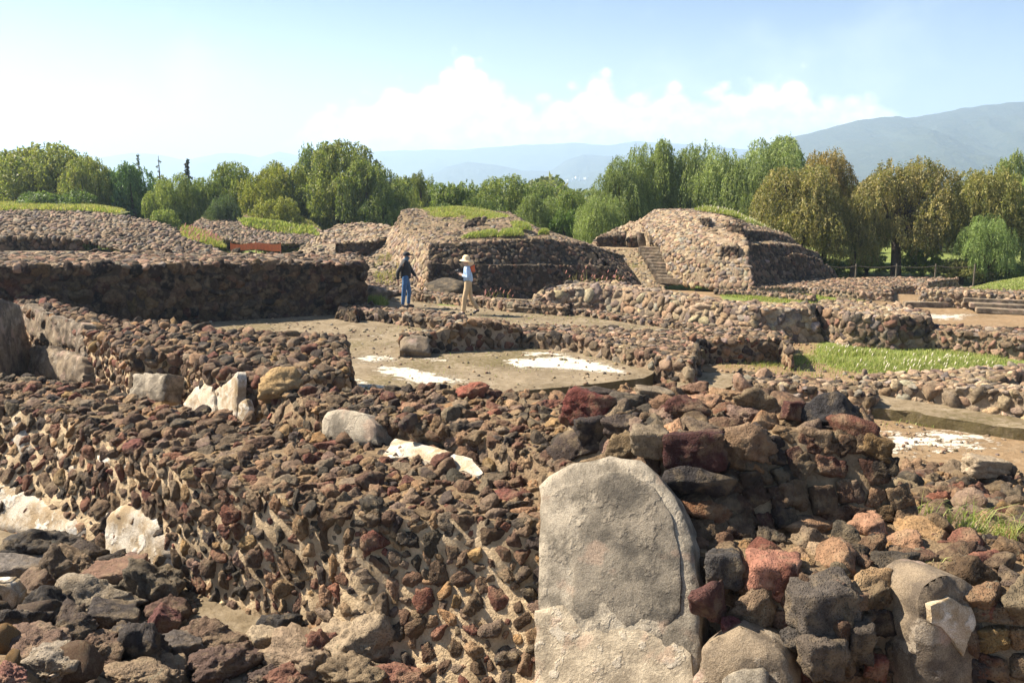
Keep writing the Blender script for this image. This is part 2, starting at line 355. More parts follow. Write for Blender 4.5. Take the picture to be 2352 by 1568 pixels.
def top_mesh(poly, res):
    """filled, finely divided polygon; heights blended from its corners"""
    poly = [Vector(p) for p in poly]
    if poly_area(poly) < 0: poly.reverse()
    bpts = []
    for i, p in enumerate(poly):
        q = poly[(i + 1) % len(poly)]; m = max(1, int(round((q - p).length / res)))
        for j in range(m): bpts.append(p.lerp(q, j / m))
    arr = np.array([p[:] for p in bpts]); x0, y0 = arr[:, 0].min(), arr[:, 1].min(); x1, y1 = arr[:, 0].max(), arr[:, 1].max()
    gx, gy = np.meshgrid(np.arange(x0, x1, res), np.arange(y0, y1, res)); g = np.stack([gx.ravel(), gy.ravel()], 1) + rng.uniform(-.2, .2, (gx.size, 2)) * res
    g = g[in_poly(g, [(p.x, p.y) for p in poly])]
    pts2 = [Vector((p.x, p.y)) for p in bpts] + [Vector(p) for p in g]; nb = len(bpts)
    vo, _, fo, *_ = geometry.delaunay_2d_cdt(pts2, [], [list(range(nb))], 1, 1e-5)
    V = np.array([(v.x, v.y, 0) for v in vo]); C = np.array([p[:] for p in bpts])
    d2 = ((V[:, None, :2] - C[None, :, :2]) ** 2).sum(2) + 1e-8; w = 1 / d2 ** 1.5; V[:, 2] = (w * C[None, :, 2]).sum(1) / w.sum(1)
    Fc = [f if poly_area([V[i] for i in f]) > 0 else f[::-1] for f in fo]
    return V, np.array([f for f in Fc if len(f) == 3])
def strip_mesh(A, B, res):
    """surface between the upper polyline A and the lower polyline B (left to right as seen from its lit/outer side)"""
    A = [Vector(a) for a in A]; B = [Vector(b) for b in B]; cols = []
    for i in range(len(A) - 1):
        m = max(1, int(round(max((A[i + 1] - A[i]).length, (B[i + 1] - B[i]).length) / res)))
        for j in range(m + (1 if i == len(A) - 2 else 0)): cols.append((A[i].lerp(A[i + 1], j / m), B[i].lerp(B[i + 1], j / m)))
    h = max(2, int(round(max((a - b).length for a, b in cols) / res)) + 1)
    V = np.array([a.lerp(b, k / (h - 1))[:] for a, b in cols for k in range(h)]); n = len(cols)
    Fc = []
    for i in range(n - 1):
        for k in range(h - 1):
            a, b, c_, d = i * h + k, i * h + k + 1, (i + 1) * h + k + 1, (i + 1) * h + k; Fc += [(a, b, c_), (a, c_, d)]
    return V, np.array(Fc)

class Rubble:
    """one masonry body: mortar surfaces with stones bedded in them"""
    def __init__(s, lod=2, res=.12, amp=.03): s.V, s.F, s.C, s.M, s.n = [], [], [], [], 0; s.lod, s.res, s.amp = lod, res, amp
    def add(s, V, Fc, C, mi):
        s.V.append(V); s.F.append(Fc + s.n); s.C.append(C); s.M.append(np.full(len(Fc), mi)); s.n += len(V)
    def surf(s, V, Fc, mort, rad, pal, k=.86, off=-.15, flat=(.6, .9), fill=1.0, elong=.28, tilt=.18, lod=None, freq=3.0, size=.93):
        tr = V[Fc]
        if rad:
            P, Nn, R = scatter(tr, rad[0], rad[1], k, fill)
            ld = s.lod if lod is None else lod; sm = R < .038
            for sel, l_ in ((~sm, ld), (sm, min(ld, 2) if ld > 1 else ld)):
                v, f, c = place_stones(P[sel], Nn[sel], R[sel], pal, l_, flat, off, tilt, elong, size)
                if len(v): s.add(v, f, c, 0)
        DV = disp(V, s.amp, freq) if s.amp else V
        s.add(DV, Fc, np.tile(np.array(mort), (len(V), 1)), 1)
    def courses(s, A, B, h, mort, pal, aspect=(.75, 1.7), depth=.55, off=-.25, gap=.95, protos=None, cull=True, skip=.03, jit=.16, tj=.11):
        """irregular fitted masonry: stones laid in uneven rows between the polylines A (top) and B (foot)"""
        protos = protos or BOXP; A = [Vector(a) for a in A]; B = [Vector(b) for b in B]; items = []
        for i in range(len(A) - 1):
            a0, a1, b0, b1 = A[i], A[i + 1], B[i], B[i + 1]; H_ = ((a0 - b0).length + (a1 - b1).length) / 2; W_ = ((a1 - a0).length + (b1 - b0).length) / 2
            if W_ < .02 or H_ < .02: continue
            nrm = (b0 - a0 + b1 - a1).cross(a1 - a0 + b1 - b0).normalized(); mid = (a0 + a1 + b0 + b1) / 4
            if cull and abs(nrm.dot((mid - Vector((0, 0, HC))).normalized())) < .02: pass
            t = 0.0; nrow = max(1, round(H_ / h))
            hs = rng.uniform(.65, 1.35, nrow); hs /= hs.sum()
            for hr in hs:
                x = -rng.uniform(0, .5) * h
                while x < W_:
                    w = h * rng.uniform(*aspect) * (1.35 if rng.random() < .12 else 1)
                    sx = min(max((x + w / 2) / W_, 0.01), .99); tt = min(.99, max(.01, t + hr / 2 + hr * rng.uniform(-jit, jit)))
                    if rng.random() > skip: items.append((a0.lerp(a1, sx).lerp(b0.lerp(b1, sx), tt), (a1 - a0).lerp(b1 - b0, tt).normalized(), nrm, w, hr * H_ * (1.25 if rng.random() < .15 else 1)))
                    x += w
                t += hr
        if items:
            n = len(items); C = np.array([i[0][:] for i in items]); T = np.array([i[1][:] for i in items]); Nn = np.array([i[2][:] for i in items])
            view = C - np.array([0, 0, HC]); flip = (Nn * view).sum(1) > 0; Nn[flip] *= -1
            Nn = Nn + rng.normal(size=(n, 3)) * .05; T = T + rng.normal(size=(n, 3)) * tj; Nn /= np.linalg.norm(Nn, axis=1)[:, None]
            T -= (T * Nn).sum(1)[:, None] * Nn; T /= np.linalg.norm(T, axis=1)[:, None]; Bv = np.cross(Nn, T)
            w = np.array([i[3] for i in items]); hh = np.array([i[4] for i in items]); d = np.minimum(w, hh) * depth * rng.uniform(.8, 1.2, n)
            g1 = gap * rng.uniform(.9, 1.06, n); g2 = gap * rng.uniform(.88, 1.06, n)
            Mx = np.stack([T * (w * g1 / 2)[:, None], Bv * (hh * g2 / 2)[:, None], Nn * d[:, None]], 1); C = C + Nn * (d * off)[:, None]
            cols = pick_cols(pal, n); ch = rng.integers(0, len(protos), n); base = 0; Vs, Fs, Cs = [], [], []
            for j in range(len(protos)):
                ids = np.nonzero(ch == j)[0]
                if not len(ids): continue
                V, Fc = protos[j]; VV = np.einsum('vi,nij->nvj', V, Mx[ids]) + C[ids][:, None, :]
                Vs.append(VV.reshape(-1, 3)); Fs.append((Fc[None] + (np.arange(len(ids)) * len(V))[:, None, None] + base).reshape(-1, 3)); Cs.append(np.repeat(cols[ids], len(V), 0)); base += len(ids) * len(V)
            s.add(np.vstack(Vs), np.vstack(Fs), np.vstack(Cs), 0)
        V, Fc = strip_mesh(A, B, s.res); DV = disp(V, s.amp, 3.0); s.add(DV, Fc, np.tile(np.array(mort), (len(V), 1)), 1)
    def top(s, poly, **k): V, Fc = top_mesh(poly, s.res); s.surf(V, Fc, **k)
    def strip(s, A, B, **k): V, Fc = strip_mesh(A, B, s.res); s.surf(V, Fc, **k)
    def prism(s, poly, base, batter=.12, topk=None, sidek=None, **k):
        poly = [Vector(p) for p in poly]
        if poly_area(poly) < 0: poly.reverse()
        n = len(poly); low = []
        for i in range(n):
            p0, p1, p2 = poly[i - 1], poly[i], poly[(i + 1) % n]
            e1 = (p1 - p0).xy.normalized(); e2 = (p2 - p1).xy.normalized()
            n1 = Vector((e1.y, -e1.x)); n2 = Vector((e2.y, -e2.x)); m = (n1 + n2)
            if m.length < .1: m = n1.copy()
            m.normalize(); hgt = p1.z - base; o = hgt * batter / max(.45, m.dot(n1))
            low.append(Vector((p1.x + m.x * o, p1.y + m.y * o, base)))
        s.top(poly, **{**k, **(topk or {})})
        if sidek and 'h' in sidek: s.courses(poly + [poly[0]], low + [low[0]], **sidek)
        else: s.strip(poly + [poly[0]], low + [low[0]], **{**k, **(sidek or {})})
        return low
    def build(s, name, label=None, cat=None, parent=None, group=None):
        o = mesh_obj(name, np.vstack(s.V), np.vstack(s.F), [M_STONE, M_MORT], parent, np.vstack(s.C), np.concatenate(s.M))
        if label: tag(o, label, cat, group)
        if parent: o.location = -parent.location
        return o
CREAM = (.68, .54, .35); TAN = (.29, .215, .13); DUST = (.235, .17, .105); DARK = (.13, .10, .07); PINK = (.33, .24, .165)
def Z(lst, z=None):
    """(u, v[, z]) list -> points"""
    return [G(p[0], p[1], p[2] if len(p) > 2 else z) for p in lst]
# ==================================================================== SETTING
exec_parts = []
def axis(lo, hi, step, far, n=40):
    mid = np.arange(lo, hi + step / 2, step)
    g = np.geomspace(step * 2, far, n)
    return np.concatenate([(lo - g)[::-1], mid, hi + g])
def smooth(a, b, x): t = np.clip((x - a) / (b - a), 0, 1); return t * t * (3 - 2 * t)
def fnoise(X, Y, f, seed=0., octs=4):
    return np.array([noise.fractal(Vector((x * f + seed, y * f, seed)), .9, 2.0, octs) for x, y in zip(X, Y)])
def region(P, poly, soft):
    """soft mask: 1 inside poly, 0 outside, by distance to edges"""
    ins = in_poly(P, poly); dmin = np.full(len(P), 1e9); n = len(poly)
    for i in range(n):
        a = np.array(poly[i][:2]); b = np.array(poly[(i + 1) % n][:2]); ab = b - a
        t = np.clip(((P[:, :2] - a) @ ab) / max(ab @ ab, 1e-9), 0, 1); d = np.linalg.norm(P[:, :2] - a - t[:, None] * ab, axis=1); dmin = np.minimum(dmin, d)
    sdist = np.where(ins, dmin, -dmin)
    return np.clip(.5 + sdist / soft, 0, 1)
GZ = -.35
def gz(x, y):                                     # natural ground height
    return GZ - .75 * smooth(33, 43, y + .12 * x)
# pile of fallen stones under the camera
EDGE = [(-9, 7.6), (-4.6, 7.2), (-3.4, 6.7), (-2.9, 6.2), (-2.2, 5.75), (-1.6, 5.45), (-.6, 5.2), (.6, 5.0), (6, 4.6)]
def pile_h(x, y):
    ey = np.interp(x, [e[0] for e in EDGE], [e[1] for e in EDGE])
    return np.clip((ey - y) * .42, 0, .85)
def hit(u, v):
    a, b, c_ = ray(u, v); t = 2.0
    while t < 40:
        x, y, z = a * t, b * t, HC + c_ * t
        if z < float(pile_h(x, y)): return Vector((x, y, z))
        t += .01
    return Vector((a * t, b * t, 0))

def build_ground():
    X = axis(-16, 24, .16, 9000); Y = axis(8.5, 44, .16, 9000); Y = Y[Y > -4000]
    gx, gy = np.meshgrid(X, Y); P = np.stack([gx.ravel(), gy.ravel()], 1)
    z = gz(P[:, 0], P[:, 1]); near = (abs(P[:, 0]) < 40) & (P[:, 1] < 60) & (P[:, 1] > 0)
    nz = np.zeros(len(P)); nz[near] = fnoise(P[near, 0], P[near, 1], .7) * .03; z = z + nz
    green = np.full(len(P), -.6); far = P[:, 1] + .12 * P[:, 0] > 36; green[far] = .9
    for poly, zz in GREENS: green = np.maximum(green, region(P, [tuple(G(u, v, zz)[:2]) for u, v in poly], .6) * 1.5 - .6)
    moss = np.where(near, .1, 0)
    white = np.full(len(P), -1.0)
    for poly, zz in WHITES_LOW: white = np.maximum(white, region(P, [tuple(G(u, v, zz)[:2]) for u, v in poly], 1.0) * 1.25 - .25)
    white[white < -.2] = -2
    wood = smooth(90, 160, P[:, 1]) * .8
    nx, ny = len(X), len(Y); i = np.arange(nx * ny).reshape(ny, nx)
    Fq = np.stack([i[:-1, :-1].ravel(), i[:-1, 1:].ravel(), i[1:, 1:].ravel(), i[1:, :-1].ravel()], 1)
    o = mesh_obj('ground', np.column_stack([P, z]), Fq, M_SOIL, attrs=dict(green=green, moss=moss, white=white, wood=wood)); tag(o, kind='structure')
GREENS = [([(1860, 775), (2352, 800), (2500, 830), (2352, 860), (2100, 862), (1950, 858), (1860, 830)], GZ),
          ([(1640, 665), (1870, 665), (2000, 690), (1880, 700), (1650, 690)], GZ),
          ([(1600, 650), (1800, 655), (2000, 675), (2010, 688), (1760, 675), (1600, 665)], GZ),
          ([(1900, 622), (2400, 622), (2400, 640), (1930, 640)], -.7),
          ([(2330, 860), (2500, 850), (2500, 900), (2330, 885)], GZ),
          ([(1660, 828), (1800, 822), (1830, 835), (1700, 842)], GZ)]
WHITES_LOW = [([(2010, 990), (2200, 985), (2300, 1010), (2230, 1035), (2010, 1040)], GZ), ([(2120, 720), (2240, 722), (2200, 735), (2100, 735)], GZ)]
WHITES = [([(850, 838), (940, 842), (1060, 868), (1075, 880), (960, 884), (870, 862)], 1.35), ([(1150, 825), (1300, 815), (1380, 832), (1440, 850), (1440, 862), (1330, 850), (1180, 845)], 1.5),
          ([(1180, 808), (1280, 806), (1330, 818), (1200, 818)], 1.2), ([(800, 815), (900, 815), (940, 828), (820, 836)], 1.0), ([(820, 770), (880, 765), (890, 772), (830, 776)], .9),
          ([(800, 860), (860, 875), (990, 895), (900, 905), (790, 900)], .9), ([(1080, 790), (1200, 788), (1220, 797), (1100, 800)], .9), ([(900, 815), (1080, 822), (1000, 835)], .8)]
def slab(name, outline, z, base, mat, res, soft=.35, whites=(), label=None, cat=None, struct=True, green=(), rough=.012, mossy=.30):
    V, Fc = top_mesh([Vector((x, y, z)) for x, y in outline], res)
    zz = fnoise(V[:, 0], V[:, 1], 1.1, 3., 3) * rough; V = V.copy(); V[:, 2] += zz
    white = np.full(len(V), -2.0); moss = np.full(len(V), mossy); green_ = np.full(len(V), -.8)
    for poly, wt in whites: 
        r = region(V, [tuple(G(u, v, z)[:2]) for u, v in poly], .55); white = np.maximum(white, np.where(r > 0, r * wt * .84 - .6 * (1 - r), -2))
    for poly in green: green_ = np.maximum(green_, region(V, [tuple(G(u, v, z)[:2]) for u, v in poly], .5) * 1.6 - .8)
    moss += fnoise(V[:, 0], V[:, 1], .35, 9., 3) * .5
    n0 = len(V); ol = [Vector((x, y, z)) for x, y in outline]
    if poly_area(ol) < 0: ol.reverse()
    SV, SF = strip_mesh(ol + [ol[0]], [Vector((p.x, p.y, base)) for p in ol + [ol[0]]], max(res, .1))
    SV = disp(SV, max(.02, rough), 3)
    A = lambda a, v: np.concatenate([a, np.full(len(SV), v)])
    o = mesh_obj(name, np.vstack([V, SV]), [np.vstack([Fc, SF + n0])], mat, attrs=dict(white=A(white, -2), moss=A(moss, .75), green=A(green_, -1), wood=A(white * 0, 0)))
    if struct: tag(o, kind='structure')
    return o
build_ground()
patio = Z([(300, 760), (830, 700), (880, 684), (1000, 672), (1240, 690), (1640, 752), (1700, 775), (1590, 812), (1505, 846), (1500, 858), (1478, 868), (1400, 878), (1250, 893), (1100, 907), (900, 925), (560, 925), (350, 870)], 0)
slab('patio_floor', [(p.x, p.y) for p in patio], 0, GZ - .1, M_FLOOR, .11, whites=WHITES, green=[[(830, 680), (880, 685), (880, 705), (830, 700)], [(1230, 745), (1330, 752), (1400, 762), (1280, 758)], [(1000, 695), (1080, 700), (1060, 705), (990, 702)]])
nf = [(-9, 3), (4.5, 3), (4.5, 5.6), (1.6, 6.0), (-1, 7.2), (-6, 11), (-9.5, 12)]
slab('lower_floor', nf, 0, GZ, M_FLOOR, .08, whites=[])
# ==================================================================== NEAR WALLS
NEAR = dict(mort=CREAM, rad=(.026, .080), pal=PAL_NEAR, k=.99, off=-.22, flat=(.5, .8), elong=.35, size=.96, tilt=.15)
TOPN = dict(mort=TAN, rad=(.028, .088), pal=PAL_NEAR, k=.97, off=-.12, flat=(.6, 1.0), elong=.3, size=.95)
# --- long foreground wall
r = Rubble(3, .07, .035)
ft = [(-160, 920), (0, 939), (102, 949), (307, 1027), (444, 1086), (600, 1130), (746, 1168), (849, 1186), (1050, 1195), (1250, 1203)]
fb = [(-160, 1180), (0, 1222), (102, 1245), (307, 1310), (410, 1350), (581, 1417), (660, 1445), (769, 1506), (1000, 1580), (1238, 1640)]
FT = Z(ft, 1.13); FB = Z(fb, -.03)
r.strip(FT, FB, **NEAR)
bk = [(-160, 850), (0, 867), (205, 884), (330, 920), (512, 957), (601, 972), (740, 996), (873, 1008), (910, 1022), (1088, 1067), (1173, 1108), (1300, 1140)]
r.top(FT + Z([(1320, 1200)], 1.13) + Z(bk, 1.13)[::-1], **TOPN)
BK = Z(bk, 1.13); r.strip(BK[::-1], [Vector((p.x, p.y + .1, -.05)) for p in BK[::-1]], **{**NEAR, 'fill': .4})
main_wall = r.build('rubble_wall', 'long sunlit rubble wall of red and black stones in cream mortar across the foreground', 'wall')
# --- upper course behind the plaster strip
r = Rubble(3, .08, .03)
a = [(618, 885), (655, 905), (740, 945), (873, 960), (1020, 990), (1122, 1010), (1262, 1060), (1330, 1085)]
b = [(612, 966), (650, 982), (740, 999), (873, 1012), (935, 1032), (1088, 1070), (1200, 1118), (1290, 1145)]
A = Z(a, 1.38); B = Z(b, 1.10)
r.strip(A, B, **{**NEAR, 'mort': (.36, .27, .17)})
back = Z([(640, 872), (746, 900), (883, 896), (985, 886), (1122, 897), (1259, 908), (1400, 930)], 1.38)
r.top(A + back[::-1], **TOPN)
bb = back[::-1]; r.strip(bb, [Vector((p.x, p.y + .12, -.3)) for p in bb], **{**NEAR, 'fill': .5})
r.build('rubble_platform', 'raised course of rubble stones along the back of the foreground wall beside the white floor', 'wall')
# --- high block on the right
r = Rubble(3, .07, .03)
BIG = dict(mort=(.22, .17, .11), rad=(.045, .16), pal=[(tuple(.5 * q for q in c), w) for c, w in PAL_NEAR], k=.98, off=-.25, flat=(.4, .6), elong=.3, size=.97, tilt=.1)  # palette darkened: shade of the block's far sides put into the stone colour
ctop = Z([(1312, 930), (1430, 962), (1552, 1000), (1719, 1004), (1838, 994), (1940, 996), (2005, 1008)], 1.78)
cbot = Z([(1275, 1140), (1440, 1195), (1600, 1246), (1700, 1232), (1804, 1218), (1940, 1202), (2093, 1198)], 1.17)
r.strip(ctop[:3], cbot[:3], **{**BIG, 'pal': PAL_NEAR, 'mort': (.36, .28, .18)})
DKP = [(tuple(.5 * q for q in c), w) for c, w in PAL_NEAR]  # shade of the block's front face painted into its stones
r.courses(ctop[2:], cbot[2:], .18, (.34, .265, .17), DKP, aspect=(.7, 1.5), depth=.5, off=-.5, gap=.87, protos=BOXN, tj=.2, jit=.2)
cback = Z([(2002, 960), (1940, 945), (1830, 925), (1700, 905), (1560, 893), (1455, 893), (1330, 905)], 1.78)
r.top(ctop + cback, **{**BIG, 'pal': PAL_NEAR, 'mort': TAN, 'off': -.1, 'flat': (.5, .8), 'rad': (.04, .14)})
loop = [ctop[-1]] + cback + [ctop[0]]
lowb = [cbot[-1]] + [Vector((p.x, p.y + .12, -.2)) for p in cback] + [cbot[0]]
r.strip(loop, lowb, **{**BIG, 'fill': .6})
blk = r.build('stone_block_wall', 'tall broken wall stub with shaded face of big dark stones on the right', 'wall')
# --- right terrace
r = Rubble(3, .07, .03)
te = Z([(1590, 1258), (1718, 1308), (1821, 1334), (1930, 1368), (1980, 1355), (2110, 1345), (2262, 1380), (2420, 1400), (2560, 1330), (2352, 1262), (2200, 1222), (2088, 1195), (1804, 1208), (1640, 1225)], 1.17)
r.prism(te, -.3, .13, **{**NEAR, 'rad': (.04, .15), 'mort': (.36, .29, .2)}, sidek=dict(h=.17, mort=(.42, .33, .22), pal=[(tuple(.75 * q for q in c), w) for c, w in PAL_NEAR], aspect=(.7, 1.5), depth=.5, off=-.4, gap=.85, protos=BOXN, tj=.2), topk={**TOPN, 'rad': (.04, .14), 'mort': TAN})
terr = r.build('stone_terrace', 'low stone terrace in the near right corner with lichen spotted rocks on top', 'wall')
# --- rubble slope behind the terrace
r = Rubble(3, .09, .05)
q = Z([(2040, 1075, .15), (2120, 1062, .3), (2220, 1082, .35), (2352, 1092, .35), (2520, 1120, .3), (2600, 1290, .75), (2352, 1235, .85), (2200, 1200, .8), (2095, 1180, .75), (2070, 1120, .5)])
r.prism(q, GZ - .05, .3, **{**TOPN, 'rad': (.035, .12), 'mort': (.33, .25, .16)})
r.build('rubble_heap', 'sloping heap of reddish rubble behind the near right terrace below the grassy tufts', 'wall')

# --- plaster slabs on the walls (outline traced, real thickness)
def panel(name, outline, plane, thick, mat, parent, wob=.012, res=.05, bulge=.0):
    """outline px, plane=(p,n): project outline to the plane and give thickness behind it"""
    p0, n = plane; n = n.normalized()
    if n.dot(p0 - Vector((0, 0, HC))) > 0: n = -n
    pts = []
    for u, v in outline:
        d = Vector(ray(u, v)); t = (p0 - Vector((0, 0, HC))).dot(n) / d.dot(n); pts.append(Vector((0, 0, HC)) + d * t)
    ax = Vector((0, 0, 1)).cross(n).normalized(); ay = n.cross(ax)
    loc = [((p - p0).dot(ax), (p - p0).dot(ay)) for p in pts]
    # wobble outline
    dense = []
    for i in range(len(loc)):
        a, b = Vector(loc[i]), Vector(loc[(i + 1) % len(loc)]); m = max(1, int((b - a).length / res))
        for j in range(m):
            q = a.lerp(b, j / m); w = noise.noise_vector(Vector((q.x * 7, q.y * 7, thick * 50)))
            dense.append((q.x + w.x * wob * 1.8, q.y + w.y * wob * 1.8, 0))
    V, Fc = top_mesh([Vector(d) for d in dense], res)
    nb = len(dense)
    Dn = np.array([[d[0], d[1]] for d in dense]); dist = np.sqrt(((V[:, None, :2] - Dn[None]) ** 2).sum(2)).min(1)
    h = np.array([noise.fractal(Vector((v[0] * 3.5, v[1] * 3.5, thick * 9)), .9, 2, 5) for v in V]) * wob
    h += (1 - np.exp(-dist / .03)) * min(.03, thick * .3) + bulge * (1 - np.exp(-dist / .15))
    P3 = np.array([(p0 + ax * v[0] + ay * v[1] + n * hh)[:] for v, hh in zip(V, h)])
    # rim: separate ring following the outline
    if poly_area(dense) < 0: dense.reverse()
    R0 = np.array([(p0 + ax * d[0] + ay * d[1] + n * .0)[:] for d in dense]); R1 = np.array([(p0 + ax * d[0] * 1.02 + ay * d[1] * 1.02 - n * thick)[:] for d in dense])
    # snap rim top to the surface boundary
    for i, d in enumerate(dense):
        j = np.argmin((V[:, 0] - d[0]) ** 2 + (V[:, 1] - d[1]) ** 2); R0[i] = P3[j]
    n0 = len(P3); RV = np.vstack([R0, R1]); m = len(dense)
    RF = []
    for i in range(m):
        k = (i + 1) % m; RF += [(n0 + i, n0 + m + i, n0 + m + k), (n0 + i, n0 + m + k, n0 + k)]
    return mesh_obj(name, np.vstack([P3, RV]), np.vstack([Fc, np.array(RF)]), mat, parent)
def plane3(a, b, c_): return a, (b - a).cross(c_ - a)
# stele
st_pl = plane3(D(1235, 1130, 6.08), D(1600, 1200, 5.58), D(1420, 1560, 5.2))
panel('plaster_slab', [(1240, 1115), (1262, 1092), (1318, 1066), (1398, 1046), (1470, 1058), (1512, 1090), (1548, 1140), (1580, 1205), (1598, 1290), (1606, 1400), (1610, 1620), (1222, 1620), (1232, 1500), (1236, 1400), (1240, 1250)], st_pl, .3, M_PLG, main_wall, .010, .03, .03)
st2 = (st_pl[0] + Vector((-.01, -.058, .01)), st_pl[1])
panel('plaster_layer', [(1372, 1098), (1410, 1084), (1450, 1090), (1500, 1118), (1535, 1175), (1555, 1240), (1562, 1330), (1560, 1400), (1530, 1440), (1480, 1425), (1440, 1440), (1400, 1415), (1340, 1420), (1318, 1400), (1316, 1300), (1325, 1200), (1372, 1150)], st2, .05, make_plaster('dark_mottled_plaster', (.23, .20, .155), (.09, .08, .065), (.40, .34, .26), (.36, .26, .19), .15), main_wall, .008, .03)
st3 = (st_pl[0] + Vector((-.01, -.052, .01)), st_pl[1])
panel('plaster_layer', [(1235, 1400), (1290, 1390), (1340, 1440), (1400, 1432), (1450, 1455), (1500, 1442), (1560, 1465), (1588, 1500), (1594, 1640), (1232, 1640)], st3, .05, make_plaster('cracked_pale_plaster', (.52, .44, .32), (.30, .25, .18), (.62, .57, .48), (.50, .36, .26), .4, 1.6), main_wall, .02, .03)
# white plaster still stuck to the foot of the wall
from mathutils.bvhtree import BVHTree
def patch_on(name, A, B, outline, off, mat, parent, res=9, wob=.014):
    V, Fc = strip_mesh(A, B, .2); bv = BVHTree.FromPolygons([Vector(v) for v in V], [tuple(f) for f in Fc]); o3 = Vector((0, 0, HC))
    dense = []
    for i in range(len(outline)):
        a, b = Vector(outline[i]), Vector(outline[(i + 1) % len(outline)]); m = max(1, int((b - a).length / res))
        for j in range(m): q = a.lerp(b, j / m); w = noise.noise_vector(Vector((q.x * .035, q.y * .035, 3))) + .6 * noise.noise_vector(Vector((q.x * .11, q.y * .11, 3))); dense.append((q.x + w.x * 9, q.y + w.y * 9, 0))
    P2_, F2_ = top_mesh([Vector(d) for d in dense], res); Dn = np.array(dense)[:, :2]; dist = np.sqrt(((P2_[:, None, :2] - Dn[None]) ** 2).sum(2)).min(1); out = []
    for q, dd in zip(P2_, dist):
        d = Vector(ray(q[0], q[1])).normalized(); h, n, _, _ = bv.ray_cast(o3, d)
        if h is None: out.append((0, 0, -99.)); continue
        if n.dot(d) > 0: n = -n
        f = min(1, dd / 16); out.append((h + n * (off * f - .015 * (1 - f) + wob * noise.fractal(h * 5, .9, 2, 4) * f))[:])
    out = np.array(out); F2_ = F2_[:, ::-1]; F2_ = F2_[(out[F2_][:, :, 2] > -50).all(1)]; used = np.unique(F2_); mp = np.zeros(len(out), int); mp[used] = np.arange(len(used)); out = out[used]; F2_ = mp[F2_]
    return mesh_obj(name, np.array(out), F2_, mat, parent)
patch_on('plaster_patch', FT, FB, [(238, 1190), (270, 1158), (310, 1150), (345, 1165), (380, 1215), (402, 1260), (410, 1335), (395, 1340), (330, 1320), (236, 1290)], .055, M_PLW, main_wall)
patch_on('plaster_patch', FT, FB, [(-60, 1080), (0, 1108), (60, 1125), (110, 1150), (165, 1180), (192, 1215), (180, 1250), (100, 1245), (0, 1222), (-60, 1210)], .06, M_PLW, main_wall)
for q in ([(20, 950), (60, 985), (80, 1040), (50, 1050), (28, 1010)], [(120, 1020), (160, 1050), (175, 1090), (150, 1085), (125, 1050)], [(210, 1040), (262, 1052), (300, 1078), (270, 1082), (225, 1066)]):
    patch_on('plaster_patch', FT, FB, q, .04, M_PLW, main_wall, 6)
# white strip along the step
V1 = Z([(880, 1046), (905, 1022), (935, 1026), (985, 1038), (1040, 1056), (1085, 1070), (1108, 1086), (1100, 1092), (1040, 1076), (985, 1060), (930, 1050), (890, 1052)], 1.16)
V, Fc = top_mesh([Vector((p.x, p.y, 1.16 + .07 * (i in (1, 2, 3, 4, 5)))) for i, p in enumerate(V1)], .03)
mesh_obj('plaster_strip', disp(V, .012, 9), Fc, M_PLW, main_wall)
V, Fc = strip_mesh([Vector((p.x, p.y, 1.16)) for p in V1[6:]] , [Vector((p.x, p.y - .03, 1.06)) for p in V1[6:]], .04)
mesh_obj('plaster_strip', V, Fc, M_PLW, main_wall)
# small plaster remains
panel('plaster_lump', [(1590, 1640), (1596, 1520), (1625, 1480), (1665, 1468), (1700, 1452), (1760, 1470), (1808, 1510), (1825, 1560), (1830, 1640)], plane3(D(1600, 1500, 5.02), D(1820, 1500, 4.8), D(1700, 1600, 4.85)), .3, M_PLB, terr, .03, .03, .05)
panel('plaster_layer', [(1655, 1640), (1662, 1560), (1700, 1535), (1745, 1535), (1760, 1550), (1762, 1640)], plane3(D(1600, 1500, 4.91), D(1820, 1500, 4.69), D(1700, 1600, 4.74)), .06, M_PLG, terr, .015, .03)
panel('plaster_lump', [(2105, 1640), (2108, 1400), (2125, 1345), (2165, 1322), (2215, 1330), (2255, 1365), (2285, 1440), (2352, 1470), (2400, 1500), (2400, 1640)], plane3(D(2110, 1400, 4.86), D(2350, 1450, 5.04), D(2200, 1600, 4.86)), .35, M_PLB, terr, .03, .03, .05)
panel('plaster_layer', [(2135, 1392), (2180, 1370), (2235, 1395), (2240, 1440), (2212, 1505), (2195, 1470), (2170, 1440), (2140, 1430)], plane3(D(2110, 1400, 4.76), D(2350, 1450, 4.94), D(2200, 1600, 4.76)), .05, M_PLW, terr, .015, .03)

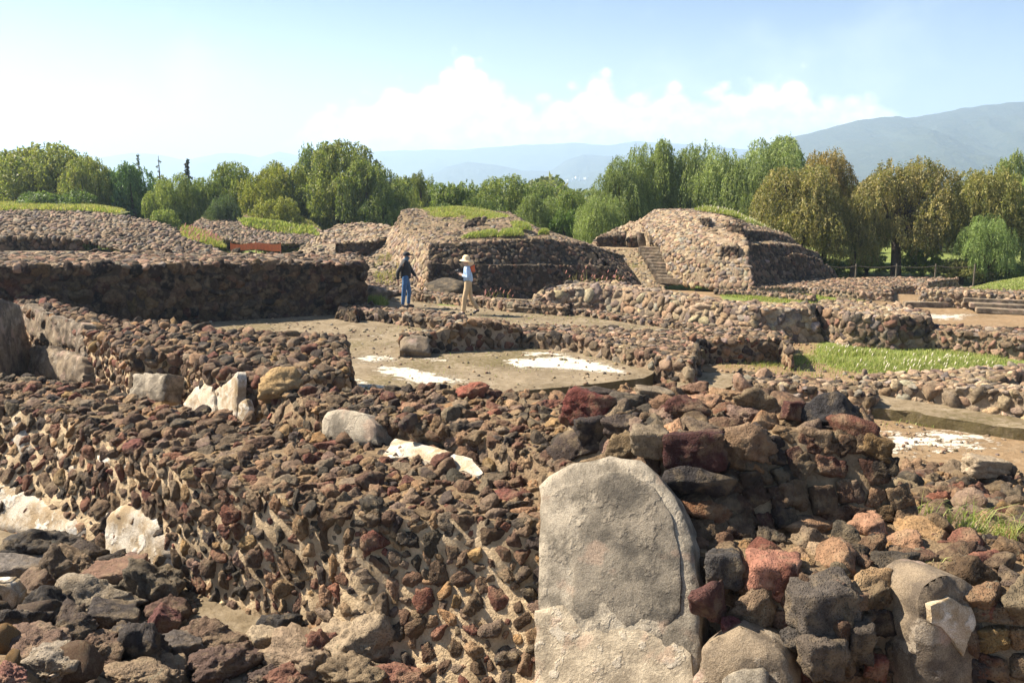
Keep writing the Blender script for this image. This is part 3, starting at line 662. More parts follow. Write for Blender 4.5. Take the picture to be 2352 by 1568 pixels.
# individual large stones set on the walls: parts of them
def big_stone(name, u, v, w, h, y, col, parent, seed, box=False, depth=.8, mat=None, rot=(0, 0, 0), lod=3):
    V, Fc = ico(5 if lod > 3 else 4); P = rock_shape(V, seed, 10, 22 if box else 16, .16 if box else .2, box)
    wx = w / F * y * .62; hz = h / F * y * .62; c_ = D(u, v, y)
    Mr = Matrix.Rotation(rot[2], 3, 'Z') @ Matrix.Rotation(rot[1], 3, 'Y') @ Matrix.Rotation(rot[0], 3, 'X')
    P = P * np.array([wx, (wx + hz) / 2 * depth, hz]); P = P @ np.array(Mr).T
    o = mesh_obj(name, P, Fc, mat or M_ROCK, parent, np.tile(np.array(col), (len(P), 1))); o.location = c_
    return o
for a in [((1345, 935, 95, 62, 7.1), (.17, .05, .04), 1, 0), ((1365, 985, 88, 62, 6.9), (.06, .05, .048), 2, 1), ((1432, 985, 74, 56, 6.75), (.09, .07, .06), 3, 0), ((1428, 938, 80, 54, 7.2), (.10, .085, .065), 4, 0),
          ((1490, 1012, 82, 64, 6.3), (.30, .245, .17), 5, 1), ((1595, 1035, 125, 92, 6.12), (.075, .03, .028), 6, 1), ((1424, 1037, 66, 50, 6.5), (.22, .16, .09), 7, 0), ((1560, 940, 80, 50, 6.9), (.11, .045, .035), 8, 0),
          ((1500, 908, 92, 38, 7.4), (.31, .255, .18), 9, 1), ((1925, 958, 92, 56, 6.6), (.045, .043, .045), 10, 1), ((1825, 945, 62, 46, 6.7), (.12, .05, .04), 11, 1), ((1735, 928, 76, 50, 7.0), (.24, .18, .11), 12, 0),
          ((1740, 1022, 84, 60, 6.25), (.28, .19, .12), 13, 1), ((1680, 1040, 70, 62, 6.2), (.17, .115, .075), 14, 1), ((1870, 1005, 78, 50, 6.4), (.24, .17, .11), 15, 1), ((1590, 1110, 110, 60, 6.05), (.05, .045, .045), 31, 1),
          ((1615, 1170, 90, 48, 5.9), (.20, .10, .05), 34, 1)]:
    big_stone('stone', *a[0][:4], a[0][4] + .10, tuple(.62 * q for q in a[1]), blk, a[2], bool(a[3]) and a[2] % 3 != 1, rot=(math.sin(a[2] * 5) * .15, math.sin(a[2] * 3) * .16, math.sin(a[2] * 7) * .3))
for a in [((1662, 1304, 92, 90, 5.35), (.05, .047, .045), 16, 1), ((1775, 1318, 124, 92, 5.25), (.27, .13, .09), 17, 1), ((1890, 1388, 150, 122, 4.98), (.075, .065, .055), 18, 1), ((1890, 1505, 100, 96, 4.78), (.085, .07, .055), 19, 1),
          ((1630, 1385, 70, 76, 5.12), (.075, .035, .03), 20, 0), ((1740, 1395, 90, 66, 5.15), (.14, .10, .065), 21, 0), ((1820, 1470, 60, 52, 4.95), (.055, .05, .045), 22, 0), ((1975, 1470, 62, 110, 4.85), (.06, .05, .04), 23, 1),
          ((2010, 1530, 50, 60, 4.85), (.15, .05, .035), 24, 1), ((2125, 1232, 115, 46, 5.9), (.28, .18, .09), 25, 0), ((1960, 1285, 78, 46, 5.6), (.27, .11, .07), 26, 0), ((1885, 1285, 80, 48, 5.6), (.27, .2, .13), 27, 0),
          ((2255, 1310, 110, 70, 5.4), (.19, .08, .055), 28, 0), ((2310, 1375, 100, 56, 5.2), (.17, .07, .05), 29, 0), ((1680, 1440, 46, 52, 5.05), (.10, .03, .03), 30, 0)]:
    big_stone('stone', *a[0][:4], a[0][4] + .05, a[1], terr, a[2], bool(a[3]), rot=(math.sin(a[2] * 5) * .08, math.sin(a[2] * 3) * .1, math.sin(a[2] * 7) * .2))
for a in [((646, 887, 74, 44, 9.5), (.33, .23, .11), 41, 0), ((1090, 895, 60, 26, 9.2), (.25, .09, .06), 42, 0)]: big_stone('stone', *a[0], a[1], main_wall, a[2], bool(a[3]))
# loose cut block
b = big_stone('cut_stone_block', 2262, 1070, 108, 40, 9.3, (.33, .27, .19), None, 51, True, .7, rot=(0, .12, .3)); tag(b, 'pale rectangular cut stone block lying on rubble at the right edge', 'stone block')

# ==================================================================== LOOSE STONES, near left
def loose(name, cx, cy, w, h, col, seed, label, box=False, crop=7, rot=(0, 0, 0), mat=None, cat='rock', group=None):
    k = .3417; u = (746 if crop == 8 else 0) + k * cx; v = 1051 + k * cy; w *= k; h *= k
    base = hit(u, v + h * .33); dist = base.length if False else base.y / ray(u, v)[1] * 1.0
    wx = w / F * dist * .60; hz = h / F * dist * .60
    V, Fc = ico(5 if w > 55 else 4); P = rock_shape(V, seed * 7 + 3, 9, 30 if box else 20, .10 if box else .22, box)
    P = P * np.array([wx, (wx + hz) * .55, hz]); Mr = Matrix.Rotation(rot[2] + seed * .3, 3, 'Z') if not any(rot) else Matrix.Rotation(rot[2], 3, 'Z') @ Matrix.Rotation(rot[1], 3, 'Y')
    P = P @ np.array(Mr).T
    z0 = float(pile_h(base.x, base.y)); o = mesh_obj(name, P, Fc, mat or M_ROCK, None, np.tile(np.array(col) * .72, (len(P), 1)))
    c_ = D(u, v, base.y + wx * .2); o.location = c_
    low = P[:, 2].min() + c_.z
    tag(o, label, cat, group or 'loose rocks in the rubble pile'); return o
LR = [
 (150, 765, 330, 170, (.20, .18, .16), 'flat grey slab of rock topping the stack at the left edge', 1, (0, .1, .2)),
 (190, 930, 270, 190, (.16, .11, .075), 'brown boulder under the flat grey slab at the left edge', 0, None),
 (290, 620, 300, 180, (.06, .055, .05), 'dark pitted rock behind the flat grey slab, speckled with tan', 0, None),
 (345, 790, 180, 240, (.13, .10, .07), 'upright brown rock just right of the flat grey slab', 0, None),
 (545, 780, 170, 250, (.21, .155, .10), 'tall tan rock between the deep shadow and the large reddish block', 0, None),
 (620, 672, 160, 140, (.07, .055, .045), 'small dark rock at the foot of the tilted pointed slab', 0, None),
 (790, 715, 230, 120, (.06, .05, .042), 'craggy black rock just below the white plaster patch', 0, None),
 (765, 845, 450, 250, (.22, .135, .095), 'large reddish brown block, biggest rock of the pile', 1, (0, -.12, .15)),
 (990, 715, 160, 160, (.25, .165, .13), 'pinkish rock touching the right of the large reddish block', 0, None),
 (1060, 890, 240, 260, (.13, .11, .08), 'olive brown knobbly rock right of the large reddish block', 0, None),
 (650, 985, 350, 200, (.28, .24, .18), 'pale tan rock below the large reddish block', 0, None),
 (740, 1085, 310, 210, (.07, .06, .055), 'smooth charcoal rock in front of the pale tan rock', 1, (0, .3, .4)),
 (1130, 1025, 140, 160, (.10, .06, .045), 'small dark rock under the olive brown knobbly rock', 0, None),
 (1100, 1115, 180, 190, (.13, .055, .05), 'dark maroon wedge shaped rock beside the bare floor', 1, (0, .7, .3)),
 (90, 1135, 230, 200, (.05, .042, .038), 'black rock at the left edge under the brown boulder', 0, None),
 (330, 1025, 300, 220, (.045, .04, .036), 'black rock deep in shadow below the upright brown rock', 0, None),
 (240, 1285, 390, 220, (.19, .125, .09), 'wide brown red rock low in the left corner', 0, None),
 (480, 1160, 280, 190, (.08, .06, .048), 'dark brown rock between the wide brown red rock and the charcoal rock', 0, None),
 (660, 1285, 290, 200, (.15, .10, .07), 'pitted brown rock above the dry twig', 0, None),
 (945, 1330, 290, 250, (.06, .052, .048), 'jagged black rock right of the dry twig', 0, None),
 (850, 1195, 190, 110, (.14, .11, .08), 'small brown rock behind the jagged black rock', 0, None),
 (1225, 1290, 240, 200, (.11, .095, .085), 'angular dark grey rock with a pale top facet', 1, (0, .2, .7)),
 (1390, 1225, 340, 190, (.17, .115, .08), 'long brown rock behind the angular dark grey rock', 0, None),
 (1600, 1330, 190, 140, (.15, .10, .075), 'small brown rock right of the long brown rock', 0, None),
 (1460, 1410, 350, 230, (.12, .08, .065), 'dark red brown boulder with flat reddish top at the bottom edge', 0, None),
 (1790, 1225, 250, 150, (.40, .33, .23), 'pale squared block on the bare floor by the wall foot', 1, (0, .1, .5)),
 (1880, 1165, 140, 170, (.05, .047, .045), 'small black rock behind the pale squared block', 0, None),
 (2060, 1375, 360, 220, (.30, .23, .16), 'broad tan rock at the foot of the foreground wall', 0, None),
 (350, 1425, 250, 150, (.32, .28, .22), 'light grey rock behind the dry twig', 0, None),
 (900, 1475, 240, 130, (.24, .18, .12), 'low tan rock at the bottom edge under the jagged black rock', 0, None),
 (1130, 1470, 220, 120, (.21, .16, .11), 'low tan rock at the bottom edge left of the dark red brown boulder', 0, None),
 (60, 1490, 180, 110, (.27, .13, .10), 'pink red rock in the very bottom left corner', 0, None),
 (1750, 1485, 170, 110, (.09, .065, .055), 'small dark rock at the bottom edge below the small brown rock', 0, None),
 (1960, 1490, 210, 120, (.20, .10, .07), 'reddish rock at the bottom edge below the broad tan rock', 0, None),
 (2135, 1320, 190, 200, (.18, .085, .06), 'dark red rock right of the broad tan rock', 0, None)]
for i, (cx, cy, w, h, col, lab, bx_, rt) in enumerate(LR):
    loose('loose_rock', cx, cy, w, h, col, 11 + i, lab, bool(bx_), rot=rt or (0, 0, 0))
loose('loose_rock', 235, 1275, 340, 300, (.36, .29, .20), 71, 'large pale tan boulder against the foreground wall at the bottom edge', crop=8)
loose('loose_rock', 180, 1450, 340, 200, (.22, .17, .11), 72, 'brown speckled boulder in front of the large pale tan boulder', crop=8)
loose('loose_rock', 480, 1480, 350, 150, (.24, .12, .085), 73, 'red brown boulder cut by the bottom edge next to the foreground wall', crop=8)
# tilted pointed slab
P = np.array([(-.27, -.05, -.14), (-.1, -.05, -.2), (.27, -.03, .05), (.23, -.02, .2), (.02, -.05, .1), (-.27, .07, -.14), (-.1, .07, -.2), (.26, .06, .05), (.22, .04, .2), (.02, .06, .1)])
import bmesh
def solid_from(name, P, Fc, mat, col, bev=.015, sub=2, wob=.012):
    bm = bmesh.new(); vs = [bm.verts.new(p) for p in P]
    for f in Fc: bm.faces.new([vs[i] for i in f])
    bmesh.ops.recalc_face_normals(bm, faces=bm.faces)
    bmesh.ops.bevel(bm, geom=bm.edges[:], offset=bev, segments=2, affect='EDGES')
    bmesh.ops.triangulate(bm, faces=bm.faces); bmesh.ops.subdivide_edges(bm, edges=bm.edges[:], cuts=3)
    for v in bm.verts: v.co += noise.noise_vector(v.co * 9) * wob
    me = bpy.data.meshes.new(name); bm.to_mesh(me); bm.free(); me.materials.append(mat)
    a = me.color_attributes.new('tint', 'FLOAT_COLOR', 'POINT'); a.data.foreach_set('color', np.tile(np.array([*col, 1.]), len(me.vertices)).ravel())
    me.polygons.foreach_set('use_smooth', np.ones(len(me.polygons), bool))
    o = bpy.data.objects.new(name, me); COL.objects.link(o); return o
FSL = [(0, 1, 2, 3, 4), (9, 8, 7, 6, 5), (0, 5, 6, 1), (1, 6, 7, 2), (2, 7, 8, 3), (3, 8, 9, 4), (4, 9, 5, 0)]
b7 = hit(193, 1255); o = solid_from('loose_rock', P * 1.25, FSL, M_ROCK, (.24, .22, .20)); o.location = D(193, 1236, b7.y); tag(o, 'tilted pointed grey slab leaning up towards the wall', 'rock', 'loose rocks in the rubble pile')
b8 = hit(10, 1390); o = solid_from('plaster_fragment', np.array([(-.14, -.06, -.16), (.12, -.06, -.14), (.17, -.04, .06), (.10, -.03, .15), (-.12, -.05, .17), (-.14, .06, -.16), (.12, .08, -.14), (.17, .08, .06), (.10, .08, .15), (-.12, .06, .17)]), FSL, M_PLW, (.7, .65, .55)); o.location = D(8, 1372, b8.y - .22); tag(o, 'smooth cream plaster fragment stuck under the flat grey slab', 'plaster fragment')
# small stones between the named ones
VV, FF = ico(3)
fill_meshes = []
for i in range(10):
    Pm = rock_shape(VV, 900 + i, 9, 16, .16); c_ = pick_cols(PAL_NEAR, 1)[0] * 1.05
    ob = mesh_obj('small_rock', Pm, FF, M_ROCK, None, np.tile(c_, (len(Pm), 1))); fill_meshes.append(ob.data); bpy.data.objects.remove(ob)
rg = np.random.default_rng(21); cnt = 0; placed = []
while cnt < 260:
    x, y = rg.uniform(-4.6, 2.4), rg.uniform(3.6, 7.4)
    hh = float(pile_h(x, y))
    if hh < .03 and rg.random() > .06: continue
    r_ = rg.choice([.035, .05, .07, .1, .13], p=[.3, .3, .2, .13, .07])
    if any((x - a) ** 2 + (y - b) ** 2 < (r_ + c_) ** 2 * .7 for a, b, c_ in placed): continue
    placed.append((x, y, r_)); cnt += 1
    o = bpy.data.objects.new('small_rock', fill_meshes[cnt % 10]); COL.objects.link(o)
    o.location = (x, y, hh + r_ * .3); o.rotation_euler = tuple(rg.uniform(0, 6, 3)); o.scale = tuple(r_ * rg.uniform(.75, 1.25, 3))
    tag(o, 'small stone lying on sandy soil between the larger loose rocks', 'rock', 'small stones of the rubble pile')
# soil under the pile
X = np.arange(-8, 6.01, .05); Y = np.arange(1.5, 7.7, .05); gx, gy = np.meshgrid(X, Y); P2 = np.stack([gx.ravel(), gy.ravel()], 1)
hz = pile_h(P2[:, 0], P2[:, 1]); nz = fnoise(P2[:, 0], P2[:, 1], 2.2, 4., 4) * .05; hz = np.where(hz > 0, hz + nz * np.clip(hz * 8, 0, 1), -.12)
i = np.arange(len(P2)).reshape(len(Y), len(X)); Fq = np.stack([i[:-1, :-1].ravel(), i[:-1, 1:].ravel(), i[1:, 1:].ravel(), i[1:, :-1].ravel()], 1)
zr = np.zeros(len(P2)); tag(mesh_obj('soil_mound', np.column_stack([P2, hz]), Fq, M_SOIL, attrs=dict(white=zr - 2, moss=zr - .1, green=zr - 1, wood=zr)), kind='structure')
# twig
def tube(pts, rads, seg=6):
    pts = [Vector(p) for p in pts]; V = []; Fc = []
    up = Vector((.13, .2, 1)).normalized()
    for i, p in enumerate(pts):
        t = (pts[min(i + 1, len(pts) - 1)] - pts[max(i - 1, 0)]).normalized(); a = t.cross(up)
        if a.length < .1: a = t.cross(Vector((1, 0, 0)))
        a.normalize(); b = t.cross(a)
        for k in range(seg): an = 2 * math.pi * k / seg; V.append((p + (a * math.cos(an) + b * math.sin(an)) * rads[i])[:])
    for i in range(len(pts) - 1):
        for k in range(seg): k2 = (k + 1) % seg; Fc.append((i * seg + k, i * seg + k2, (i + 1) * seg + k2, (i + 1) * seg + k))
    return np.array(V), np.array(Fc)
tw = [(115, 1575), (150, 1558), (190, 1535), (222, 1525), (240, 1518)]
tp = [D(u, v, hit(u, v).y) + Vector((0, 0, .06)) for u, v in tw]
V, Fc = tube(tp, [.013, .012, .010, .009, .006]); V2, F2 = tube([tp[3], tp[3] + Vector((.03, .02, .06))], [.006, .003])
tag(mesh_obj('twig', np.vstack([V, V2]), [np.vstack([Fc, F2 + len(V)])], plain('dry_twig', (.36, .28, .2), .8, 40)), 'bleached dry twig lying across the loose rocks at the bottom left', 'twig')
# ==================================================================== MIDDLE DISTANCE
MIDL = dict(mort=(.38, .30, .20), rad=(.04, .105), pal=PAL_MID, k=.94, off=-.15, flat=(.5, .8), tilt=.12)
MIDT = dict(mort=TAN, rad=(.032, .10), pal=PAL_MID, k=.92, off=-.25, flat=(.45, .75))
DKR = dict(mort=(.09, .068, .045), rad=(.05, .14), pal=[(tuple(.45*q for q in c), w) for c, w in PAL_NEAR], k=.9, off=-.3, flat=(.4, .6), tilt=.08)  # shade of the tall left wall put into stone and mortar colour
# second wall, parallel to the foreground one
r = Rubble(2, .1, .035)
sec = Z([(30, 705), (120, 735), (200, 765), (268, 790), (300, 815), (420, 812), (470, 850), (560, 868), (620, 880), (700, 872), (802, 850), (790, 775), (620, 766), (480, 760), (380, 742), (270, 738), (200, 722), (110, 690), (50, 683)], .9)
r.prism(sec, -.1, .12, **{**MIDL, 'mort': CREAM, 'pal': PAL_NEAR, 'rad': (.035, .10), 'k': 1.0, 'off': -.1, 'flat': (.6, .9), 'tilt': .2}, topk={**MIDT, 'pal': PAL_NEAR, 'rad': (.04, .115), 'off': -.05, 'flat': (.6, 1.0), 'tilt': .35})
w2 = r.build('rubble_wall', 'sunlit rubble wall behind the foreground wall, broken off at its right end beside the white floor', 'wall')
panel('plaster_panel', [(46, 706), (60, 697), (110, 725), (160, 742), (192, 745), (200, 880), (175, 800), (120, 790), (90, 780), (70, 770), (60, 745)], plane3(D(50, 700, 19.5), D(195, 745, 16.4), D(120, 840, 17.5)), .2, M_PLB, w2, .045, .05)
panel('plaster_panel', [(72, 795), (120, 800), (190, 818), (196, 880), (160, 878), (66, 862)], plane3(D(70, 800, 18.0), D(195, 820, 15.9), D(120, 870, 16.8)), .25, M_PLB, w2, .045, .05, .05)
panel('plaster_panel', [(300, 900), (310, 860), (365, 855), (385, 865), (380, 925), (300, 925)], plane3(D(300, 860, 13.95), D(380, 860, 13.5), D(340, 925, 13.5)), .3, M_PLG, w2, .035, .05, .04)
panel('plaster_panel', [(492, 895), (520, 880), (546, 854), (548, 870), (543, 965), (500, 962)], plane3(D(492, 895, 12.75), D(546, 860, 12.2), D(520, 960, 12.25)), .12, M_PLW, w2, .008, .04)
panel('plaster_panel', [(545, 925), (565, 915), (572, 940), (565, 975), (543, 970)], plane3(D(545, 925, 12.1), D(570, 920, 12.0), D(555, 970, 11.95)), .1, M_PLW, w2, .008, .03)
panel('plaster_panel', [(420, 925), (450, 890), (485, 870), (492, 905), (495, 965), (430, 955)], plane3(D(420, 925, 13.1), D(492, 900, 12.6), D(460, 960, 12.6)), .2, M_PLW, w2, .03, .04)
# grey pillar against the step
pp = panel('plaster_pillar', [(742, 1012), (738, 965), (755, 945), (790, 940), (842, 950), (862, 975), (868, 1020), (800, 1030)], plane3(D(740, 960, 8.62), D(862, 970, 8.22), D(800, 1020, 8.3)), .3, M_PLG, None, .012, .03, .04)
tag(pp, 'rounded grey plaster pillar stump at the step left of the white plaster strip', 'pillar')
# big dark wall on the left
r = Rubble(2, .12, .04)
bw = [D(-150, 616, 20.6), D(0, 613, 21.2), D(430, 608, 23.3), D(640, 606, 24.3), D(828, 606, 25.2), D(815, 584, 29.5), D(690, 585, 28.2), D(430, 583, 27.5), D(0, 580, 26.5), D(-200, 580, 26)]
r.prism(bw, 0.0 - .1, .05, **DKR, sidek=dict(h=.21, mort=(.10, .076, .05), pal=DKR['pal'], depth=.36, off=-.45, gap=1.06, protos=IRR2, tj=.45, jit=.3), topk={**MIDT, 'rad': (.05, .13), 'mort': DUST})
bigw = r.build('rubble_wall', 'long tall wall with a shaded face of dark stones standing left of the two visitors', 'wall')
panel('plaster_panel', [(-60, 690), (0, 685), (45, 700), (60, 760), (90, 850), (60, 880), (-60, 880)], plane3(D(0, 700, 17.3), D(60, 700, 18.6), D(20, 850, 17.2)), .3, M_PLB, bigw, .02, .1)
r2 = Rubble(2, .15, .05); r2.prism(Z([(780, 712, .25), (815, 715, .3), (850, 700, .2), (800, 690, .3)]), -.02, .4, **DKR)
tag(r2.build('rubble_heap'), 'dark heap of stones at the foot of the long tall wall\'s right end', 'rubble')
# low wall behind the patio
def lowwall(poly, base, label, k=None, lod=2, res=.12, bat=.15, topk=None, name='low_wall', fit=None):
    r = Rubble(lod, res, .03); r.prism(poly, base, bat, **{**MIDL, **(k or {})}, sidek=dict(h=fit, mort=(k or {}).get('mort', MIDL['mort']), pal=(k or {}).get('pal', MIDL['pal']), depth=.36, off=-.5, gap=1.08, protos=IRR2, tj=.5, jit=.32, aspect=(.7, 1.5)) if fit else None, topk={**MIDT, **(topk or {})}); o = r.build(name, label, 'wall'); return o
lowwall([D(812, 714, 24.2), D(900, 723, 23.2), D(1000, 735, 22.1), D(1045, 740, 21.6), D(1070, 724, 22.8), D(1000, 716, 24), D(900, 707, 25), D(822, 701, 26)], -.05, 'low wall of rounded stones running in front of the man in the black jacket', dict(rad=(.06, .13), off=.1), topk=dict(rad=(.05, .12)))
kf = [(924, 772, 18.75), (985, 772, 18.9), (1043, 750, 19.1), (1090, 738, 19.25), (1150, 744, 19.45), (1194, 760, 19.6)]
kw = lowwall([D(u, v, y) for u, v, y in kf] + [D(u, v - 8, y + .9) for u, v, y in kf[::-1]], -.05, 'thick wall stub with dark cobbles in pale mortar standing on the white floor', dict(rad=(0.047, 0.117), pal=PAL_NEAR, mort=(.42, .35, .26)), bat=.04)
panel('plaster_face', [(918, 805), (920, 782), (935, 768), (965, 770), (985, 778), (990, 812)], plane3(D(920, 790, 18.5), D(990, 790, 18.6), D(950, 812, 18.3)), .3, M_PLB, kw, .02, .06, .05)
lowwall(Z([(1200, 765), (1327, 776), (1463, 806), (1535, 822), (1588, 832), (1605, 800), (1560, 768), (1480, 760), (1380, 750), (1205, 745)], .32), -.3, 'wide low rubble wall at the right side of the white patched floor', dict(rad=(0.047, 0.133), mort=(.36, .28, .19)))
lowwall(Z([(1440, 762), (1560, 780), (1700, 782), (1795, 779), (1818, 792), (1800, 765), (1700, 757), (1550, 756)], .2), GZ - .1, 'wall with shaded dark face between the white patched floor and the bright grass', dict(rad=(0.047, 0.117), pal=PAL_NEAR))
# path edging
lowwall(Z([(950, 676), (1100, 690), (1180, 700), (1300, 708), (1310, 700), (1180, 690), (1100, 680), (950, 667)], .22), -.05, 'knee high edging of stones behind the woman in the straw hat', dict(rad=(0.055, 0.101)), res=.2, name='stone_edging')
# long lit wall right of the path
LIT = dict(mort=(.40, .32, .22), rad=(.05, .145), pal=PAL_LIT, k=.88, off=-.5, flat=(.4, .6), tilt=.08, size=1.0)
lowwall(Z([(1232, 688, .3), (1310, 664, .6), (1400, 663, .65), (1480, 674, .6), (1600, 694, .55), (1732, 710, .52), (1862, 710, .5), (1852, 701, .5), (1700, 696, .5), (1640, 688, .52), (1548, 672, .58), (1400, 647, .65), (1310, 651, .6), (1250, 668, .4)]), GZ, 'long pinkish wall facing the path to the right of the woman', LIT, res=.15, bat=.28, fit=.2, topk=dict(pal=PAL_LIT, rad=(0.047, 0.109)))
lowwall(Z([(1300, 712), (1480, 738), (1640, 758), (1800, 772), (1800, 764), (1640, 748), (1480, 728), (1310, 706)], .1), GZ, 'row of dark footing stones along the base of the long pinkish wall', dict(rad=(0.055, 0.101)), res=.2, name='stone_edging')
# continuation to the right
lowwall(Z([(1864, 708), (1957, 724), (2050, 730), (2133, 730), (2133, 718), (2043, 701), (1940, 690), (1889, 691)], .45), GZ, 'squat wall with a wide rubble top beyond the flowering grass clump', dict(pal=PAL_MID), res=.15, fit=.17, topk=dict(pal=PAL_LIT))
lowwall(Z([(1862, 728), (1957, 738), (2128, 757), (2352, 778), (2480, 785), (2480, 762), (2352, 754), (2128, 744), (1990, 734), (1880, 720)], .15), GZ - .05, 'rubble wall bordering the far side of the bright grass', dict(pal=PAL_MID, rad=(0.039, 0.101)), res=.15, topk=dict(pal=PAL_MID))
lowwall(Z([(1640, 667), (1750, 673), (1868, 685), (1872, 680), (1750, 668), (1650, 663)], -.2), GZ, 'thin low wall crossing the lawn before the right mound', dict(pal=PAL_FAR), 1, .2)
lowwall(Z([(1705, 659), (1850, 662), (1960, 672), (2046, 676), (2046, 658), (2100, 658), (2130, 662), (2130, 648), (2200, 640), (2060, 636), (1900, 640), (1760, 648)], -.1), -.75, 'broad rubble foundation spreading right of the right mound', dict(pal=PAL_FAR), 1, .25)
lowwall(Z([(2118, 670), (2200, 674), (2352, 680), (2450, 682), (2450, 655), (2352, 656), (2200, 660), (2120, 662)], .15), GZ - .1, 'stone platform edge at the right border below the raised lawn', dict(pal=PAL_LIT), 1, .2)
# small steps at the far right
st = empty('stone_steps', G(2300, 725, GZ)); tag(st, 'small flight of stone steps with a sloping side kerb at the right border', 'steps')
V, Fc = [], []
def boxv(c, s, rz=0, tiltx=0):
    x, y, z = s[0] / 2, s[1] / 2, s[2] / 2; P = np.array([(i * x, j * y, k * z) for i in (-1, 1) for j in (-1, 1) for k in (-1, 1)])
    P = P @ np.array(Matrix.Rotation(tiltx, 3, 'X')).T @ np.array(Matrix.Rotation(rz, 3, 'Z')).T + np.array(c)
    return P, np.array([(0, 1, 3, 2), (4, 6, 7, 5), (0, 4, 5, 1), (2, 3, 7, 6), (0, 2, 6, 4), (1, 5, 7, 3)])
def boxobj(name, c, s, mat, parent=None, rz=0, tiltx=0, bev=.02):
    P, Fq = boxv((0, 0, 0), s, rz, tiltx); bm = bmesh.new(); vs = [bm.verts.new(p) for p in P]
    for f in Fq: bm.faces.new([vs[i] for i in f])
    bmesh.ops.recalc_face_normals(bm, faces=bm.faces)
    bmesh.ops.bevel(bm, geom=bm.edges[:], offset=bev, segments=2, affect='EDGES')
    bmesh.ops.subdivide_edges(bm, edges=bm.edges[:], cuts=2, use_grid_fill=True)
    for v in bm.verts: v.co += noise.noise_vector((v.co + Vector(c)) * 3) * bev * .8
    me = bpy.data.meshes.new(name); bm.to_mesh(me); bm.free(); me.materials.append(mat); o = bpy.data.objects.new(name, me); COL.objects.link(o)
    if parent: o.parent = parent; o.location = Vector(c) - parent.location
    else: o.location = c
    return o
for i in range(4): boxobj('step', G(2330, 722, GZ) + Vector((.2, i * .42, .08 + i * .11)), (2.6, .42, .16 + .0 * i), M_PLB, st, -.35)
boxobj('side_kerb', G(2262, 712, GZ) + Vector((0, .4, .22)), (.22, 1.7, .16), M_PLG, st, -.35, .3)
lg = boxobj('plaster_ledge', G(2195, 708, GZ) + Vector((0, .2, .08)), (3.2, .35, .2), M_PLB, None, -.12); tag(lg, 'long low plaster kerb left of the small stone steps', 'kerb')
# right-hand walls
lowwall(Z([(1972, 866), (2080, 870), (2200, 874), (2330, 874), (2335, 854), (2440, 846), (2430, 838), (2290, 842), (2150, 850), (2020, 856)], .05), GZ, 'low ridge of stones along the near side of the bright grass', dict(rad=(0.055, 0.125), pal=PAL_MID), res=.12, topk=dict(pal=PAL_LIT, rad=(0.055, 0.117)))
lowwall(Z([(1690, 872), (1765, 882), (1880, 894), (1995, 906), (2010, 898), (1980, 880), (1860, 866), (1770, 858), (1700, 852)], .08), GZ - .05, 'low wall with large upright stones between the tall wall stub and the grass', dict(pal=PAL_MID), res=.1)
pw = lowwall([D(1985, 880, 15.75), D(2145, 889, 14.95), D(2351, 903, 13.95), D(2480, 912, 13.4), D(2480, 893, 14.9), D(2351, 884, 15.2), D(2145, 872, 16.1), D(1985, 867, 16.6)], GZ, 'sunlit wall of tan and pink stones above a mossy ledge at the right', dict(rad=(.05, .16), pal=PAL_LIT, mort=(.42, .34, .24)), res=.1, bat=.06, topk=dict(pal=PAL_LIT))
led = slab('plaster_ledge', [tuple(p.xy) for p in Z([(1998, 935), (2080, 945), (2142, 955), (2250, 972), (2351, 986), (2480, 1005), (2480, 972), (2351, 957), (2145, 927), (1990, 898)], -.15)], -.15, GZ - .02, M_FLOOR, .1, struct=False, rough=.03, mossy=.45)
led.parent = pw
rp = slab('concrete_ramp', [tuple(p.xy) for p in Z([(1530, 870), (1600, 852), (1690, 858), (1700, 880), (1640, 900), (1560, 902)], -.1)], -.1, GZ - .02, M_FLOOR, .1, struct=True)
# gravel and crumbs on the floors
rg2 = np.random.default_rng(77)
def crumbs(label, poly, n, r0, r1, z, pal, seed=0):
    V, Fc = top_mesh([Vector((q.x, q.y, z)) for q in poly], .6); tr = V[Fc]; cr = np.cross(tr[:, 1] - tr[:, 0], tr[:, 2] - tr[:, 0]); A = np.linalg.norm(cr, axis=1); cum = np.cumsum(A)
    t = np.minimum(np.searchsorted(cum, rg2.random(n) * cum[-1]), len(tr) - 1); a, b = rg2.random(n), rg2.random(n); s_ = a + b > 1; a[s_], b[s_] = 1 - a[s_], 1 - b[s_]
    P = tr[t, 0] + (tr[t, 1] - tr[t, 0]) * a[:, None] + (tr[t, 2] - tr[t, 0]) * b[:, None]
    nz = fnoise(P[:, 0], P[:, 1], .8, 5. + seed, 3); k_ = nz > rg2.uniform(-.5, .5, n); P = P[k_]; n = len(P)
    R_ = r0 + (r1 - r0) * rg2.random(n) ** 4; v, f, c_ = place_stones(P, np.tile([0, 0, 1.], (n, 1)), R_, pal, 0, (.5, .9), .3, .4)
    tag(mesh_obj('gravel', v, f, M_STONE, None, c_), label, 'gravel', kind='stuff')
crumbs('scattered gravel and crumbs of stone on the old lime floor', patio, 5200, .008, .05, 0.0, PAL_LIT)
crumbs('gravel scattered over the courts on the right', Z([(1500, 880), (1850, 770), (2400, 770), (2450, 1090), (2050, 1090), (1980, 930)], GZ), 5200, .008, .05, GZ, PAL_LIT, 3)
crumbs('gravel and crumbs on the bare floor along the foot of the foreground wall', [Vector((-5.2, 8.2, 0)), Vector((-5.2, 5.5, 0)), Vector((-.2, 4.8, 0)), Vector((-.2, 5.6, 0)), Vector((-2.6, 7.3, 0))], 3800, .004, .03, .005, PAL_LIT, 8)
